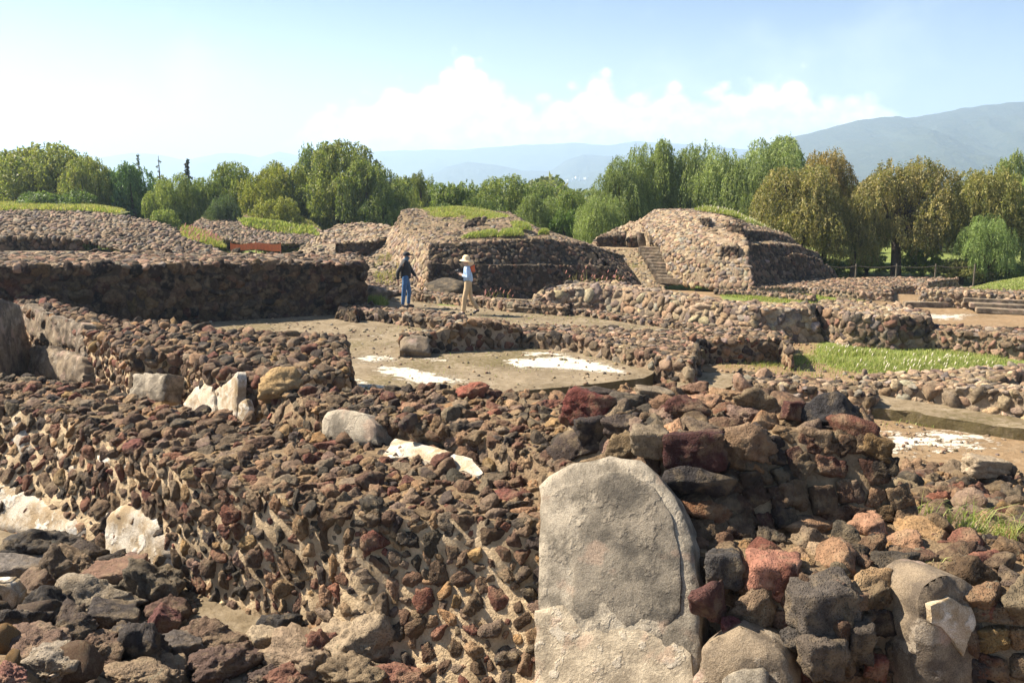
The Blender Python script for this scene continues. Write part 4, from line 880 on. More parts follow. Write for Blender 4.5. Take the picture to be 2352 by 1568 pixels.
# boulders near the people
def ground_rock(name, u, v, w, h, z, col, seed, label, mat=None, box=False, depth=.9, cat='rock'):
    p = G(u, v + h * .5, z); dist = p.y; V, Fc = ico(4); P = rock_shape(V, seed, 10, 18, .1, box)
    wx, hz = w / F * dist * .62, h / F * dist * .62; P = P * np.array([wx, wx * depth, hz]); o = mesh_obj(name, P, Fc, mat or M_ROCK, None, np.tile(np.array(col), (len(P), 1)))
    o.location = (p.x, p.y + wx * depth * .4, z + hz * .55); tag(o, label, cat); return o
ground_rock('mortar_boulder', 862, 672, 66, 36, 0, (.24, .2, .14), 60, 'smooth brown mortar boulder between the dark wall end and the man', M_PLB)
ground_rock('masonry_lump', 1040, 658, 90, 34, 0, (.07, .06, .045), 61, 'dark lump of masonry at the base of the middle mound left of the woman')
ground_rock('masonry_lump', 1052, 640, 36, 40, 0, (.06, .05, .04), 67, 'small dark masonry knob above the dark lump at the shaded mound face')
ground_rock('flat_stone', 882, 676, 26, 8, 0, (.42, .35, .27), 62, 'flat pale stone on the ground behind the man in the black jacket')
ground_rock('mortar_boulder', 1245, 710, 76, 14, 0, (.3, .24, .16), 63, 'low flat mortar mound at the path edge right of the woman', M_PLB)
ground_rock('standing_stone', 1705, 880, 32, 34, -.1, (.3, .2, .14), 64, 'squat tan stone standing left of its taller twin on the low wall')
ground_rock('standing_stone', 1752, 865, 24, 44, -.1, (.32, .22, .15), 65, 'narrow tan stone standing upright on the low wall')

# ==================================================================== MOUNDS
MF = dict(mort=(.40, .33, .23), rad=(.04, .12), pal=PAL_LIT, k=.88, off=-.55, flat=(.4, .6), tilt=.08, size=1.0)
MDK = dict(mort=(.08, .066, .05), rad=(.045, .125), pal=[(tuple(.5*q for q in c), w) for c, w in PAL_MID], k=.86, off=-.42, flat=(.4, .6), tilt=.06, size=1.0)  # for mound sides away from the sun: shade painted into stones and mortar
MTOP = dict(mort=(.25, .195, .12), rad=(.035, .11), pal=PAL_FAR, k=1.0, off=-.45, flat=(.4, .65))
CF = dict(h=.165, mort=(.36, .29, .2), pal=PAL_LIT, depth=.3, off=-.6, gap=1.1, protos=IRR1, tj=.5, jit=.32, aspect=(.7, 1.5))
CD = dict(h=.165, mort=(.07, .058, .042), pal=MDK['pal'], depth=.3, off=-.6, gap=1.1, protos=IRR1, tj=.5, jit=.32, aspect=(.7, 1.5))  # shaded twin of CF, its stones and mortar coloured darker to deepen the shade
# middle mound
r = Rubble(1, .3, .06)
T1 = [D(988, 562, 31.4), D(1100, 556, 31.8), D(1230, 549, 32.6), D(1345, 560, 33.6)]
M1 = [D(985, 605, 30.9), D(1100, 606, 31.2), D(1230, 607, 32.0), D(1385, 612, 33.0)]
B1 = [D(984, 672, 30.6), D(1100, 684, 30.4), D(1230, 692, 31.2), D(1450, 655, 33.2)]
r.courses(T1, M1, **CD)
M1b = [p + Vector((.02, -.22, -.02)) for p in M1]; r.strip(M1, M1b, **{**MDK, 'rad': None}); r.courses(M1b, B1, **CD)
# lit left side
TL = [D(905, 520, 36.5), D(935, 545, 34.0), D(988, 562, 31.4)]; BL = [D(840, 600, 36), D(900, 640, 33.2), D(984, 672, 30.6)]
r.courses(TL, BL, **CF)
r.strip([D(690, 575, 36), D(780, 578, 36), D(850, 582, 35.5), D(900, 560, 35.5)], [D(800, 640, 31.5), D(850, 660, 31), D(900, 672, 31.2), D(970, 674, 30.8)], **{**MF, 'off': -.05, 'pal': PAL_FAR})
# right end
r.strip([D(1345, 560, 33.6), D(1420, 590, 37), D(1440, 590, 40)], [D(1450, 655, 33.2), D(1500, 650, 37), D(1520, 640, 40)], **MDK)
# upper slopes
S0 = [D(905, 520, 36.5), D(935, 545, 34.0), D(988, 562, 31.4), D(1100, 556, 31.8), D(1230, 549, 32.6), D(1345, 560, 33.6), D(1440, 590, 38)]
S1 = [D(915, 500, 36.5), D(950, 516, 35.0), D(1010, 522, 34.2), D(1110, 517, 34.4), D(1175, 513, 35.0), D(1250, 530, 36.2), D(1340, 556, 38.5)]
S2 = [D(925, 483, 37.4), D(955, 494, 36.6), D(1020, 505, 35.6), D(1100, 506, 35.6), D(1165, 500, 36.2), D(1210, 516, 37.2), D(1260, 535, 39)]
r.strip(S1, S0, **MTOP); r.strip(S2, S1, **MTOP)
r.top(S2[:6] + [D(1170, 487, 39.5), D(1060, 480, 40), D(940, 480, 39.5)], **MTOP)
r.strip([D(1210, 516, 37.2), D(1170, 487, 39.5)], [D(1400, 590, 39), D(1300, 570, 42)], **MTOP)
mid = r.build('stone_mound', 'central stepped mound with a dark shaded face and grass on top behind the visitors', 'mound')
rr = Rubble(1, .25, .04); rr.prism([D(1065, 532, 33.9), D(1110, 532, 34.0), D(1112, 500, 34.4), D(1092, 500, 34.4), D(1070, 512, 34.2)], 1.6, .05, **MDK)
rr.build('stone_buttress', parent=mid)
# rounded hump left of it
r = Rubble(1, .25, .05)
HT = [D(690, 570, 37), D(735, 540, 36.6), D(775, 517, 38.5), D(830, 511, 39), D(880, 516, 38.8), D(905, 522, 37.5), D(900, 545, 36.2), D(850, 556, 35.4), D(770, 560, 35.2)]
r.top(HT, **{**MF, 'off': -.15}); r.strip([HT[0], HT[8], HT[7], HT[6], HT[5]], [D(688, 580, 37), D(770, 588, 35.1), D(840, 584, 35.2), D(900, 566, 36), D(912, 560, 37)], **MDK)
r.strip([D(660, 585, 33.5), D(700, 570, 33.5), D(770, 560, 34)], [D(668, 605, 32.5), D(700, 600, 32.5), D(770, 590, 33.0)], **MF)
r.build('stone_hump', 'rounded hump of tan stones left of the central mound', 'mound')
# right mound
r = Rubble(1, .3, .05)
# lit left-facing side
RT = [D(1505, 482, 40), D(1560, 484, 38.8), D(1640, 492, 37), D(1680, 500, 36.2)]
R1 = [D(1470, 505, 39.2), D(1560, 508, 37.2), D(1640, 515, 36), D(1700, 528, 35)]
R2 = [D(1490, 520, 37.5), D(1560, 548, 35.6), D(1640, 560, 34.6), D(1712, 562, 33.8)]
R3 = [D(1512, 560, 36), D(1560, 590, 34.8), D(1640, 596, 34), D(1716, 598, 33.2)]
R4 = [D(1545, 650, 34.8), D(1590, 655, 34), D(1650, 660, 33.4), D(1728, 662, 32.6)]
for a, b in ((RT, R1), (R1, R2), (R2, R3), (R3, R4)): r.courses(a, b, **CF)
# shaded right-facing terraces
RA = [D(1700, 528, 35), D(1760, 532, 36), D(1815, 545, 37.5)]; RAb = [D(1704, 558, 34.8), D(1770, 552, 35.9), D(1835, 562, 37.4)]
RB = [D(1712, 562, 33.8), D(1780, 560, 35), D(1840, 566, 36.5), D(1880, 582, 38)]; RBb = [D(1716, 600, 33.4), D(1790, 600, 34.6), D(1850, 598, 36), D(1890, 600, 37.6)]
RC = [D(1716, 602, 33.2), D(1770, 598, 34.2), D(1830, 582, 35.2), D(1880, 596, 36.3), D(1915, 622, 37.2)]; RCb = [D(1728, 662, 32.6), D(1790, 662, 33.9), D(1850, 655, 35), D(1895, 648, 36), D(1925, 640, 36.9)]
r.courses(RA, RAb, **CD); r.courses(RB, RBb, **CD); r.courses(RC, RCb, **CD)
r.strip([D(1680, 500, 36.2), D(1760, 520, 38), D(1815, 540, 38.5)], RA, **MTOP)
r.strip(RAb, RB[:3], **MTOP); r.strip(RBb, RC[:4], **MTOP)
r.top(RT + [D(1760, 520, 38.5), D(1700, 492, 41), D(1600, 480, 42), D(1530, 480, 42)], **MTOP)
r.strip([D(1760, 520, 38), D(1700, 492, 41)], [D(1925, 640, 37), D(1860, 600, 42)], **MTOP)
# plateau to the left with ruined rooms
zA = D(1420, 572, 38.2).z
PT = [D(1345, 568, 38.6), D(1420, 572, 38.2), D(1490, 572, 37.8), G(1505, 557, zA), G(1362, 557, zA)]
r.top([Vector((q.x, q.y, zA + .01)) for q in PT], **{**MTOP, 'rad': None, 'mort': (.36, .28, .18)})
r.strip([D(1368, 548, 42), D(1420, 522, 42.5), D(1470, 505, 41.5), D(1490, 508, 39)], [D(1364, 560, 41.6), D(1430, 562, 41.5), D(1490, 564, 40.2), D(1508, 566, 37.4)], **MF)
right = r.build('stone_mound', 'broad stepped mound with a sunlit left side and stairway on the right', 'mound')
for i, (u0, v0, u1, v1, y0) in enumerate([(1372, 546, 1436, 532, 39.6), (1440, 549, 1472, 536, 39.0)]):
    rr = Rubble(1, .25, .04); rr.prism([D(u0, v0, y0), D(u1, v0 - 6, y0), D(u1, v1, y0 + .5), D(u0 + 8, v1 + 6, y0 + .5)], zA - .05, .05, **MDK); rr.build('room_wall', parent=right)
for pts, y0, m in (([(1462, 532), (1478, 536), (1482, 566), (1466, 566)], 38.6, M_PLB), ([(1490, 532), (1503, 530), (1505, 560), (1492, 562)], 38.3, M_PLB)):
    panel('plaster_pillar', pts, (D(pts[0][0], pts[0][1], y0), Vector((-.3, -1, 0))), .3, m, right, .02, .1)
for pts, y0 in (([(1655, 575), (1672, 567), (1695, 572), (1694, 600), (1655, 598)], 33.85), ([(1668, 520), (1690, 515), (1704, 520), (1702, 553), (1672, 560)], 35.0), ([(1608, 508), (1622, 502), (1628, 515), (1612, 518)], 36.2)):
    rr = Rubble(1, .2, .02); pl = [D(pts[0][0], pts[0][1], y0 + .5), D(pts[2][0], pts[2][1], y0 + .2), D(pts[-2][0], pts[-2][1], y0 - .35), D(pts[-1][0], pts[-1][1], y0 + .1)]
    bz = D(pts[-1][0], pts[-1][1], y0).z - .3
    pl = [Vector((p.x, p.y, D(pts[1][0], pts[1][1], y0).z)) for p in pl]
    rr.prism(pl, bz, .02, **MDK); rr.build('wall_remnant', parent=right)
for pts, y0 in (([(1676, 570), (1700, 568), (1704, 598), (1682, 600)], 33.75), ([(1640, 520), (1662, 516), (1664, 530), (1642, 532)], 35.7)):
    panel('plaster_panel', pts, (D(pts[0][0], pts[0][1], y0), Vector((-.6, -1, .2))), .3, M_PLB, right, .03, .12)
# stairway between the mounds
stw = empty('stairway', D(1440, 645, 35)); tag(stw, 'grassy stone stairway climbing between the two mounds', 'stairs')
nst = 11
ra = Rubble(1, .2, .04)
ra.strip([D(1345, 568, 38.6), D(1420, 572, 38.2), D(1490, 572, 37.8)], [D(1420, 660, 34.2), D(1470, 665, 34.4), D(1545, 655, 34.9)], **{**MTOP, 'pal': PAL_LIT, 'mort': (.3, .24, .15)})
ra.build('rubble_slope', parent=stw)
for i in range(nst):
    t = i / (nst - 1); p = D(1538 - 44 * t, 645 - 72 * t, 34.9 + 2.6 * t)
    boxobj('step', p, (1.0, .4, .24), M_PLB, stw, -.5)
# far terraces on the left
r = Rubble(1, .35, .06)
FA = dict(mort=(.28, .24, .18), rad=(.07, .15), pal=PAL_FAR, k=.84, off=-.15)
for (pts, y0, hgt) in (([(520, 548), (600, 552), (690, 545), (735, 540)], 50, 22), ([(560, 528), (640, 530), (690, 525), (720, 528)], 52, 16), ([(560, 505), (620, 500), (680, 510), (720, 520)], 55, 18), ([(470, 520), (540, 522), (580, 520)], 51, 18)):
    A = [D(u, v, y0) for u, v in pts]; B = [D(u, v + hgt, y0 - .5) for u, v in pts]; C_ = [D(u, v - 7, y0 + 2.2) for u, v in pts]
    r.strip(A, B, **{**FA, 'pal': PAL_MID}); r.strip(C_, A, **FA)
r.top([D(440, 530, 48), D(560, 560, 46), D(745, 560, 46), D(740, 530, 52), D(680, 498, 58), D(570, 486, 60), D(490, 490, 58), D(450, 510, 52)], **{**FA, 'mort': (.2, .18, .09)})
r.build('terraced_mound', 'distant grass capped mound with grey terraces above the orange netting', 'mound')
# left background rubble
r = Rubble(1, .2, .06)
LB = dict(mort=(.30, .23, .15), rad=(.05, .13), pal=PAL_FAR, k=.88, off=-.1)
r.strip([D(-60, 498, 33), D(60, 500, 33), D(140, 512, 32.5), D(230, 525, 32), D(330, 528, 31.5), D(420, 545, 31), D(490, 570, 30.5)], [D(-60, 545, 30), D(60, 548, 30), D(140, 548, 30), D(190, 552, 30), D(300, 580, 28.6), D(420, 590, 28), D(520, 592, 28)], **LB)
r.strip([D(-60, 545, 30), D(60, 548, 30), D(185, 550, 30)], [D(-60, 578, 30), D(60, 578, 30), D(190, 578, 30)], **{**MDK, 'off': 0})
r.build('rubble_wall', 'ragged bank of rubble behind the top of the long tall wall', 'wall')
fl = slab('upper_floor', [tuple(D(u, v, y).xy) for u, v, y in ((-80, 590, 26), (260, 590, 27), (260, 575, 30.2), (-80, 575, 30.2))], D(60, 578, 29.5).z, .8, M_FLOOR, .3)
r = Rubble(1, .3, .06)
r.strip([D(-60, 488, 47), D(60, 484, 47), D(200, 487, 46), D(270, 494, 45), D(340, 505, 44), D(400, 522, 43)], [D(-60, 520, 44), D(60, 522, 44), D(200, 524, 43.5), D(270, 530, 43), D(340, 532, 42.5), D(420, 545, 42)], **{**FA, 'mort': (.3, .25, .18)})
r.top([D(-60, 488, 47), D(60, 484, 47), D(200, 487, 46), D(270, 494, 45), D(300, 486, 52), D(200, 474, 58), D(60, 468, 60), D(-60, 468, 60)], mort=(.17, .19, .06), rad=None, pal=None)
r.build('stone_mound', 'wide low mound with a flat grassy top at the far left', 'mound')
# orange netting
M_NET = plain('orange_netting', (.9, .19, .07), .6, 60, .3, 0)
net = empty('safety_netting', D(590, 572, 44)); tag(net, 'orange safety netting strung below the far terraced mound', 'netting')
V, Fc = [], []; n = 0
def netpt(s, t): return D(530 + 114 * s, 560 + 2 * math.sin(s * 9) + (12 + 3 * s) * t, 44.2 - .4 * s)
for j in range(6):
    for i in range(12):
        a, b = i / 12, (i + 1) / 12; t = j / 5
        q = [netpt(a, t - .055), netpt(b, t - .055), netpt(b, t + .055), netpt(a, t + .055)]; V += [p[:] for p in q]; Fc.append((n, n + 1, n + 2, n + 3)); n += 4
for i in range(37):
    s = i / 36; q = [netpt(s - .009, 0), netpt(s + .009, 0), netpt(s + .009, 1), netpt(s - .009, 1)]; V += [p[:] for p in q]; Fc.append((n, n + 1, n + 2, n + 3)); n += 4
o = mesh_obj('mesh_band', np.array(V) - np.array(net.location), np.array(Fc), M_NET, net)
for s in (0, .5, 1):
    p = netpt(s, 0); V, Fc = tube([p + Vector((0, .03, .12)), p + Vector((0, .03, -.9))], [.03, .03]); mesh_obj('post', V - np.array(net.location), Fc, plain('net_post', (.3, .12, .08)), net)
# rope fence on the right
rf = empty('rope_fence', D(2010, 625, 40)); tag(rf, 'low rope fence on short posts beside the path under the right trees', 'fence')
M_POST = plain('fence_post', (.10, .08, .06)); tops = []
for u in (1900, 1967, 2060, 2150, 2240):
    p = D(u, 608, 41); tops.append(p); V, Fc = tube([p + Vector((0, 0, .05)), p + Vector((0, 0, -1.1))], [.04, .04]); mesh_obj('post', V - np.array(rf.location), Fc, M_POST, rf)
pts = []
for a, b in zip(tops[:-1], tops[1:]):
    for k in range(8): t = k / 8; q = a.lerp(b, t); q.z -= .35 * t * (1 - t) + .05; pts.append(q)
V, Fc = tube(pts, [.015] * len(pts), 5); mesh_obj('rope', V - np.array(rf.location), Fc, M_POST, rf)
# pale path strip beyond the mound
pth = [(10.5, 38.2), (30, 37.2), (30, 39.2), (11, 40)]
V, Fc = top_mesh([Vector((x, y, float(gz(np.array(x), np.array(y))) + .05)) for x, y in pth], .5); V[:, 2] = gz(V[:, 0], V[:, 1]) + .05
z0 = np.zeros(len(V)); tag(mesh_obj('path', V, Fc, M_SOIL, attrs=dict(green=z0 - 1, moss=z0 - .4, white=z0 - 2, wood=z0)), kind='structure')
# ==================================================================== TREES
def leaf_quads(C, A, length, width, cols, r):
    """C centres, A axis directions -> quads"""
    n = len(C); A = A / np.linalg.norm(A, axis=1)[:, None]; q = r.normal(size=(n, 3)); B = np.cross(A, q); B /= np.linalg.norm(B, axis=1)[:, None]
    l = (length * r.uniform(.6, 1.3, n))[:, None] / 2; w = (width * r.uniform(.7, 1.3, n))[:, None] / 2
    V = np.stack([C - A * l, C + B * w, C + A * l, C - B * w], 1).reshape(-1, 3); Fq = np.arange(4 * n).reshape(n, 4)
    return V, Fq, np.repeat(cols, 4, 0)
def tree_meshes(seed, H, Rr, droop, nl, nst, mleaf, leaf, width, cols, trunk_h, gap=.0, lobes=None, flatb=.35):
    """crown of hanging sprays spread over many lobes + trunk with limbs"""
    r = np.random.default_rng(seed); LB = []
    for i in range(nl):
        a = i * 2.4 + r.uniform(-.5, .5); zf = (i + r.uniform(0, 1)) / nl
        pr = math.sqrt(max(.12, 1 - (max(zf - .45, 0) / .62) ** 2)) * (.8 + .2 * min(1, zf / .25)); rr = Rr * pr * r.uniform(.42, .82) * (1.25 - .25 * abs(math.sin(a * 1.7 + seed)))
        z = trunk_h + (H - trunk_h) * (.06 + .80 * zf); rad = Rr * r.uniform(.17, .31)
        LB.append((rr * math.cos(a), rr * math.sin(a), z, rad, rad * r.uniform(.6, .9)))
    for j in range(4): LB.append((Rr * .28 * math.cos(j * 1.9 + seed), Rr * .28 * math.sin(j * 1.9 + seed), trunk_h + (H - trunk_h) * (.35 + .14 * j), Rr * .33, Rr * .3))
    LB = np.array(LB); w = LB[:, 3] ** 2; w /= w.sum()
    idx = r.choice(len(LB), nst, p=w); d = r.normal(size=(nst, 3)); d[:, 2] = d[:, 2] * .9 + .25; d /= np.linalg.norm(d, axis=1)[:, None]
    sh_ = r.uniform(.62, 1.04, nst) ** 1
    P0 = LB[idx, :3] + d * np.stack([LB[idx, 3], LB[idx, 3], LB[idx, 4]], 1) * sh_[:, None]
    Ls = droop * r.uniform(.45, 1.25, nst) * np.clip((P0[:, 2] - trunk_h * .35) / H + .35, .3, 1)
    out = d.copy(); out[:, 2] = np.abs(out[:, 2]) * .5; t = (np.arange(mleaf) + r.uniform(0, 1, (nst, mleaf))) / mleaf
    # path: outwards then down
    C = P0[:, None, :] + out[:, None, :] * (Ls * .38)[:, None, None] * (1 - (1 - t) ** 2)[..., None]
    C[..., 2] -= Ls[:, None] * t ** 1.5 * .95
    C += r.normal(size=C.shape) * leaf * .33
    A = out[:, None, :] * (1 - t)[..., None] * .8 + np.array([0, 0, -1.0]) * (.25 + t)[..., None] + r.normal(size=C.shape) * .45
    base = np.array(cols)[r.integers(0, len(cols), nst)] * r.uniform(.7, 1.3, (nst, 1)); cc = np.repeat(base, mleaf, 0) * r.uniform(.8, 1.2, (nst * mleaf, 1))
    C = C.reshape(-1, 3); A = A.reshape(-1, 3); ok = C[:, 2] > .15
    V, Fq, CC = leaf_quads(C[ok], A[ok], leaf, width, cc[ok], r)
    crown = mesh_obj('crown', V, Fq, M_LEAF, None, CC, smooth=False)
    # trunk and limbs
    TV, TF, n = [], [], 0
    lean = r.uniform(-.12, .12, 2) * H
    th = max(trunk_h * 1.25, .9); fork = Vector((lean[0] * .4, lean[1] * .4, th)); R0 = .045 * H
    def add(pts, rad):
        nonlocal n
        v, f = tube(pts, rad, 8); TV.append(v); TF.append(f + n); n += len(v)
    add([(0, 0, -.6), (0, 0, 0), (lean[0] * .1, lean[1] * .1, th * .4), fork], [R0 * 1.5, R0 * 1.15, R0, R0 * .85])
    for j in np.argsort(-LB[:, 3])[:11]:
        e = Vector(LB[j, :3]); m = fork.lerp(e, .5) + Vector((r.uniform(-.2, .2), r.uniform(-.2, .2), .14 * H * r.uniform(.2, 1)))
        m2 = m.lerp(e, .55) + Vector(r.uniform(-.15, .15, 3)); add([fork - Vector((0, 0, .15)), fork.lerp(m, .5), m, m2, e], [R0 * .6, R0 * .46, R0 * .33, R0 * .2, R0 * .05])
    trunk = mesh_obj('trunk', np.vstack(TV), np.vstack(TF), M_BARK)
    out_ = (crown.data, trunk.data); bpy.data.objects.remove(crown); bpy.data.objects.remove(trunk); return out_
GRN = [(.17, .20, .07), (.215, .24, .09), (.13, .165, .06), (.26, .27, .11)]
WIL = [(.20, .235, .11), (.25, .285, .14), (.16, .19, .085), (.30, .33, .17)]
BRN = [(.20, .19, .08), (.255, .23, .105), (.16, .165, .07), (.30, .255, .12)]
LF = .9
PT_ = {}
# unit trees: height 6, radius 3 (scaled per tree)
PT_['pepper'] = [tree_meshes(s, 6, 3, .55, 34, 2600, 12, .15, .075, GRN, 1.2) for s in (1, 2, 3, 4)]
PT_['willow'] = [tree_meshes(s, 6, 3, 1.35, 28, 2400, 20, .16, .055, WIL, 1.0) for s in (11, 12, 13)]
PT_['brown'] = [tree_meshes(s, 6, 3, .95, 30, 2500, 17, .15, .06, BRN, 1.5) for s in (21, 22, 23)]
PT_['bush'] = [tree_meshes(s, 6, 3, .35, 34, 3200, 11, .15, .09, GRN, .3) for s in (31, 32)]
PT_['thin'] = [tree_meshes(41, 6, 2.2, .8, 12, 800, 12, .18, .07, GRN, 1.6)]
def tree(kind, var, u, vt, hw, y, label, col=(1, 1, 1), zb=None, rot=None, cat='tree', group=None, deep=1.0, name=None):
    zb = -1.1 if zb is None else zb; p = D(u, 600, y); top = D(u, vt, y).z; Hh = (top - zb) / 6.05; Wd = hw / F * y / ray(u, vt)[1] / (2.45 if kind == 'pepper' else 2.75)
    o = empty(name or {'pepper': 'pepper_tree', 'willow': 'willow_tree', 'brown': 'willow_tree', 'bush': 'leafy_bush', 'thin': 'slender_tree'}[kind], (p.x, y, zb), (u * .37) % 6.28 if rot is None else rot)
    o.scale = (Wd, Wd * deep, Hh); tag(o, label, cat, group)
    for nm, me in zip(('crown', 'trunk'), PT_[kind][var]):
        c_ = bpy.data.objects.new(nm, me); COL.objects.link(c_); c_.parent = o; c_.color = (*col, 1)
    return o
T = tree
T('pepper', 0, 30, 338, 110, 62, 'spreading pepper tree cut by the left border', (1.1, 1.05, .9))
T('pepper', 1, 130, 316, 125, 60, 'tall rounded pepper tree above the flat grassy mound at the far left', (1.15, 1.1, .9))
T('pepper', 2, 215, 348, 62, 57, 'pepper tree on the right flank of the tallest far left tree', (1.15, 1.1, .85))
T('bush', 0, 150, 425, 110, 54, 'low dark bush below the far left pepper trees', (.6, .75, .6), cat='bush')
T('bush', 1, 268, 372, 36, 66, 'small green treetop in the gap right of the far left trees', (.9, 1, .9), cat='tree')
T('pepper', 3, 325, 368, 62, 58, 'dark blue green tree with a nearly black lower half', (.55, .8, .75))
T('pepper', 0, 405, 388, 52, 56, 'lighter green tree just right of the dark blue green tree', (1.1, 1.15, .9))
T('bush', 0, 385, 470, 40, 52, 'small pale bush at the foot of the lighter green tree', (1.2, 1.25, 1), cat='bush')
T('pepper', 1, 478, 400, 55, 58, 'mid green tree under the small dark conifer', (.9, 1, .8))
T('pepper', 2, 545, 362, 60, 60, 'olive green tree in the middle of the left tree row', (1, 1.05, .75))
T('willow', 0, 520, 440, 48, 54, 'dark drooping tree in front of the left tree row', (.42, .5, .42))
T('pepper', 3, 620, 372, 58, 58, 'yellow green tree left of the tallest left hand trees', (1.3, 1.2, .75))
T('pepper', 0, 668, 360, 62, 60, 'rounded tree leaning against the tallest left hand trees', (1.05, 1.05, .75))
T('bush', 1, 650, 440, 62, 54, 'bright green thicket beside the distant terraced mound', (1.25, 1.15, .75), cat='bush')
T('pepper', 1, 735, 315, 50, 62, 'slim tall crown at the left of the big twin crown', (.9, 1, .85), zb=-1)
T('pepper', 2, 800, 310, 95, 58, 'big dark pepper tree with visible trunk behind the central mound', (.95, .95, .75))
T('pepper', 3, 866, 360, 75, 56, 'spreading pepper tree dropping to the left edge of the central mound', (.85, .9, .75))
T('thin', 0, 972, 376, 45, 60, 'thin airy tree standing alone left of the hills gap', (.9, .9, .75))
T('bush', 0, 1050, 402, 78, 50, 'broad thorny bush directly behind the central mound', (.85, .95, .8), cat='bush', group=None)
T('pepper', 0, 1150, 392, 75, 58, 'mid green tree peeking over the broad thorny bush', (1, 1.05, .8))
T('pepper', 1, 1225, 412, 60, 60, 'darker green tree right behind the highest hill gap', (.85, .95, .75))
T('willow', 1, 1235, 434, 58, 48, 'rounded willow bush right of the central mound top', (.85, .9, .65))
T('pepper', 2, 1310, 428, 52, 54, 'small green tree left of the tall willows', (.9, 1, .7))
T('bush', 1, 1130, 440, 60, 47, 'dark scrub pressed against the right shoulder of the central mound', (.7, .8, .65), cat='bush')
T('willow', 2, 1370, 440, 56, 45, 'light green weeping willow hanging low between the two mounds', (1.05, 1.1, .8))
T('willow', 0, 1425, 350, 66, 50, 'weeping willow with long strands at the left of the willow row', (.85, .9, .65))
T('willow', 1, 1495, 302, 62, 52, 'tallest weeping willow above the right mound stairway', (.95, 1, .7))
T('willow', 2, 1575, 316, 72, 52, 'weeping willow behind the left shoulder of the right mound', (.95, 1, .75))
T('willow', 0, 1650, 330, 70, 50, 'weeping willow behind the top of the right mound', (1.05, 1.1, .85))
T('willow', 1, 1770, 292, 92, 55, 'highest crowned willow at the foot of the large mountain slope', (1.05, 1.1, .85))
T('willow', 2, 1715, 345, 62, 49, 'smaller willow between the green row and the brownish trees', (.95, 1, .75))
T('brown', 0, 1830, 365, 108, 45, 'brownish green drooping tree right of the right mound', (1, .98, .8))
T('brown', 1, 1890, 325, 72, 48, 'rust tinged treetop behind the brownish green drooping tree', (1.15, .98, .8))
T('brown', 2, 2060, 350, 118, 45, 'wide brownish tree with a forked dark trunk beside the rope fence', (.95, .92, .75))
T('brown', 0, 1960, 440, 66, 44, 'lower drooping crown between the two wide brownish trees', (.95, .95, .75))
T('brown', 1, 2262, 368, 100, 44, 'olive drooping tree leaning at the right border', (.95, 1, .7))
T('pepper', 3, 2310, 340, 42, 50, 'small treetop poking above the olive drooping tree', (1.1, 1.15, 1))
T('willow', 1, 2262, 480, 54, 42, 'pale green small willow in front of the olive drooping tree', (1, 1.15, .8))
T('willow', 2, 2385, 335, 60, 43, 'bright green willow cut by the right border', (1.05, 1.15, .8))
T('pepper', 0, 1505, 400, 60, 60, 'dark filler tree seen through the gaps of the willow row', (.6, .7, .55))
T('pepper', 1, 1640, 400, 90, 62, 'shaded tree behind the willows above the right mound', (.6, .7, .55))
T('pepper', 2, 1900, 470, 60, 64, 'distant green tree glimpsed under the brownish crowns', (.7, .9, .5))
T('pepper', 3, 2150, 470, 90, 64, 'distant tree glimpsed between the wide brownish tree and the olive tree', (.8, .9, .6))
T('pepper', 0, 915, 420, 60, 66, 'hazy tree behind the thin airy tree', (.8, .9, .8))
T('pepper', 1, 450, 420, 80, 68, 'row tree seen behind the small dark conifer', (.7, .85, .75))
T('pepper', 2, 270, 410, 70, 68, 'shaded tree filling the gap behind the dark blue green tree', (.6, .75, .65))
for i, (u, vt, hw, y, lab) in enumerate([(2210, 590, 60, 42.5, 'tangled dry shrub under the olive drooping tree'), (2120, 560, 50, 46, 'green undergrowth right of the forked dark trunk'), (1990, 580, 55, 47, 'green undergrowth left of the forked dark trunk'),
        (1890, 590, 55, 45, 'dark shrub beneath the brownish tree by the right mound'), (2320, 600, 55, 42, 'low shrub at the right border beneath the bright willow'), (1300, 470, 50, 47, 'shrub beside the willow hanging between the mounds')]):
    T('bush', i % 2, u, vt, hw, y, lab, ((.9, .8, .7) if i == 0 else (1.1, 1.3, .6) if i < 3 else (.6, .8, .5)), cat='shrub')
# conifers
def conifer(u, vt, hw, y, label, col, sparse=1.0):
    r = np.random.default_rng(int(u)); o = empty('conifer', D(u, 600, y)); o.location.z = -1.1; Hh = D(u, vt, y).z + 1.1; R_ = hw / F * y; tag(o, label, 'tree')
    V, Fc = tube([(0, 0, 0), (0, 0, Hh * .5), (0, 0, Hh)], [.16, .1, .02]); mesh_obj('trunk', V, Fc, M_BARK, o)
    n = int(26 * sparse); C, A = [], []
    for i in range(n):
        z = Hh * (.45 + .55 * i / n); L_ = R_ * (1.05 - (z / Hh - .45) / .58) * r.uniform(.6, 1.2); a = r.uniform(0, 6.28); m = int(46 * sparse)
        t = r.uniform(.1, 1, m); P = np.stack([np.cos(a) * t * L_, np.sin(a) * t * L_, z - .25 * L_ * t], 1) + r.normal(size=(m, 3)) * .06
        C.append(P); A.append(np.stack([np.full(m, math.cos(a)), np.full(m, math.sin(a)), np.full(m, -.5)], 1) + r.normal(size=(m, 3)) * .5)
    C = np.vstack(C); A = np.vstack(A); V, Fq, CC = leaf_quads(C, A, .22, .09, np.tile(col, (len(C), 1)), r); mesh_obj('crown', V, Fq, M_LEAF, o, CC, smooth=False)
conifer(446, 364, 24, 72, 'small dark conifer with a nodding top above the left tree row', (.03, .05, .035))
conifer(336, 352, 26, 78, 'sparse grey green conifer tip above the dark blue green tree', (.09, .12, .09), .7)
conifer(381, 358, 16, 80, 'thin bare looking conifer between the lighter tree and the sparse one', (.10, .11, .09), .35)
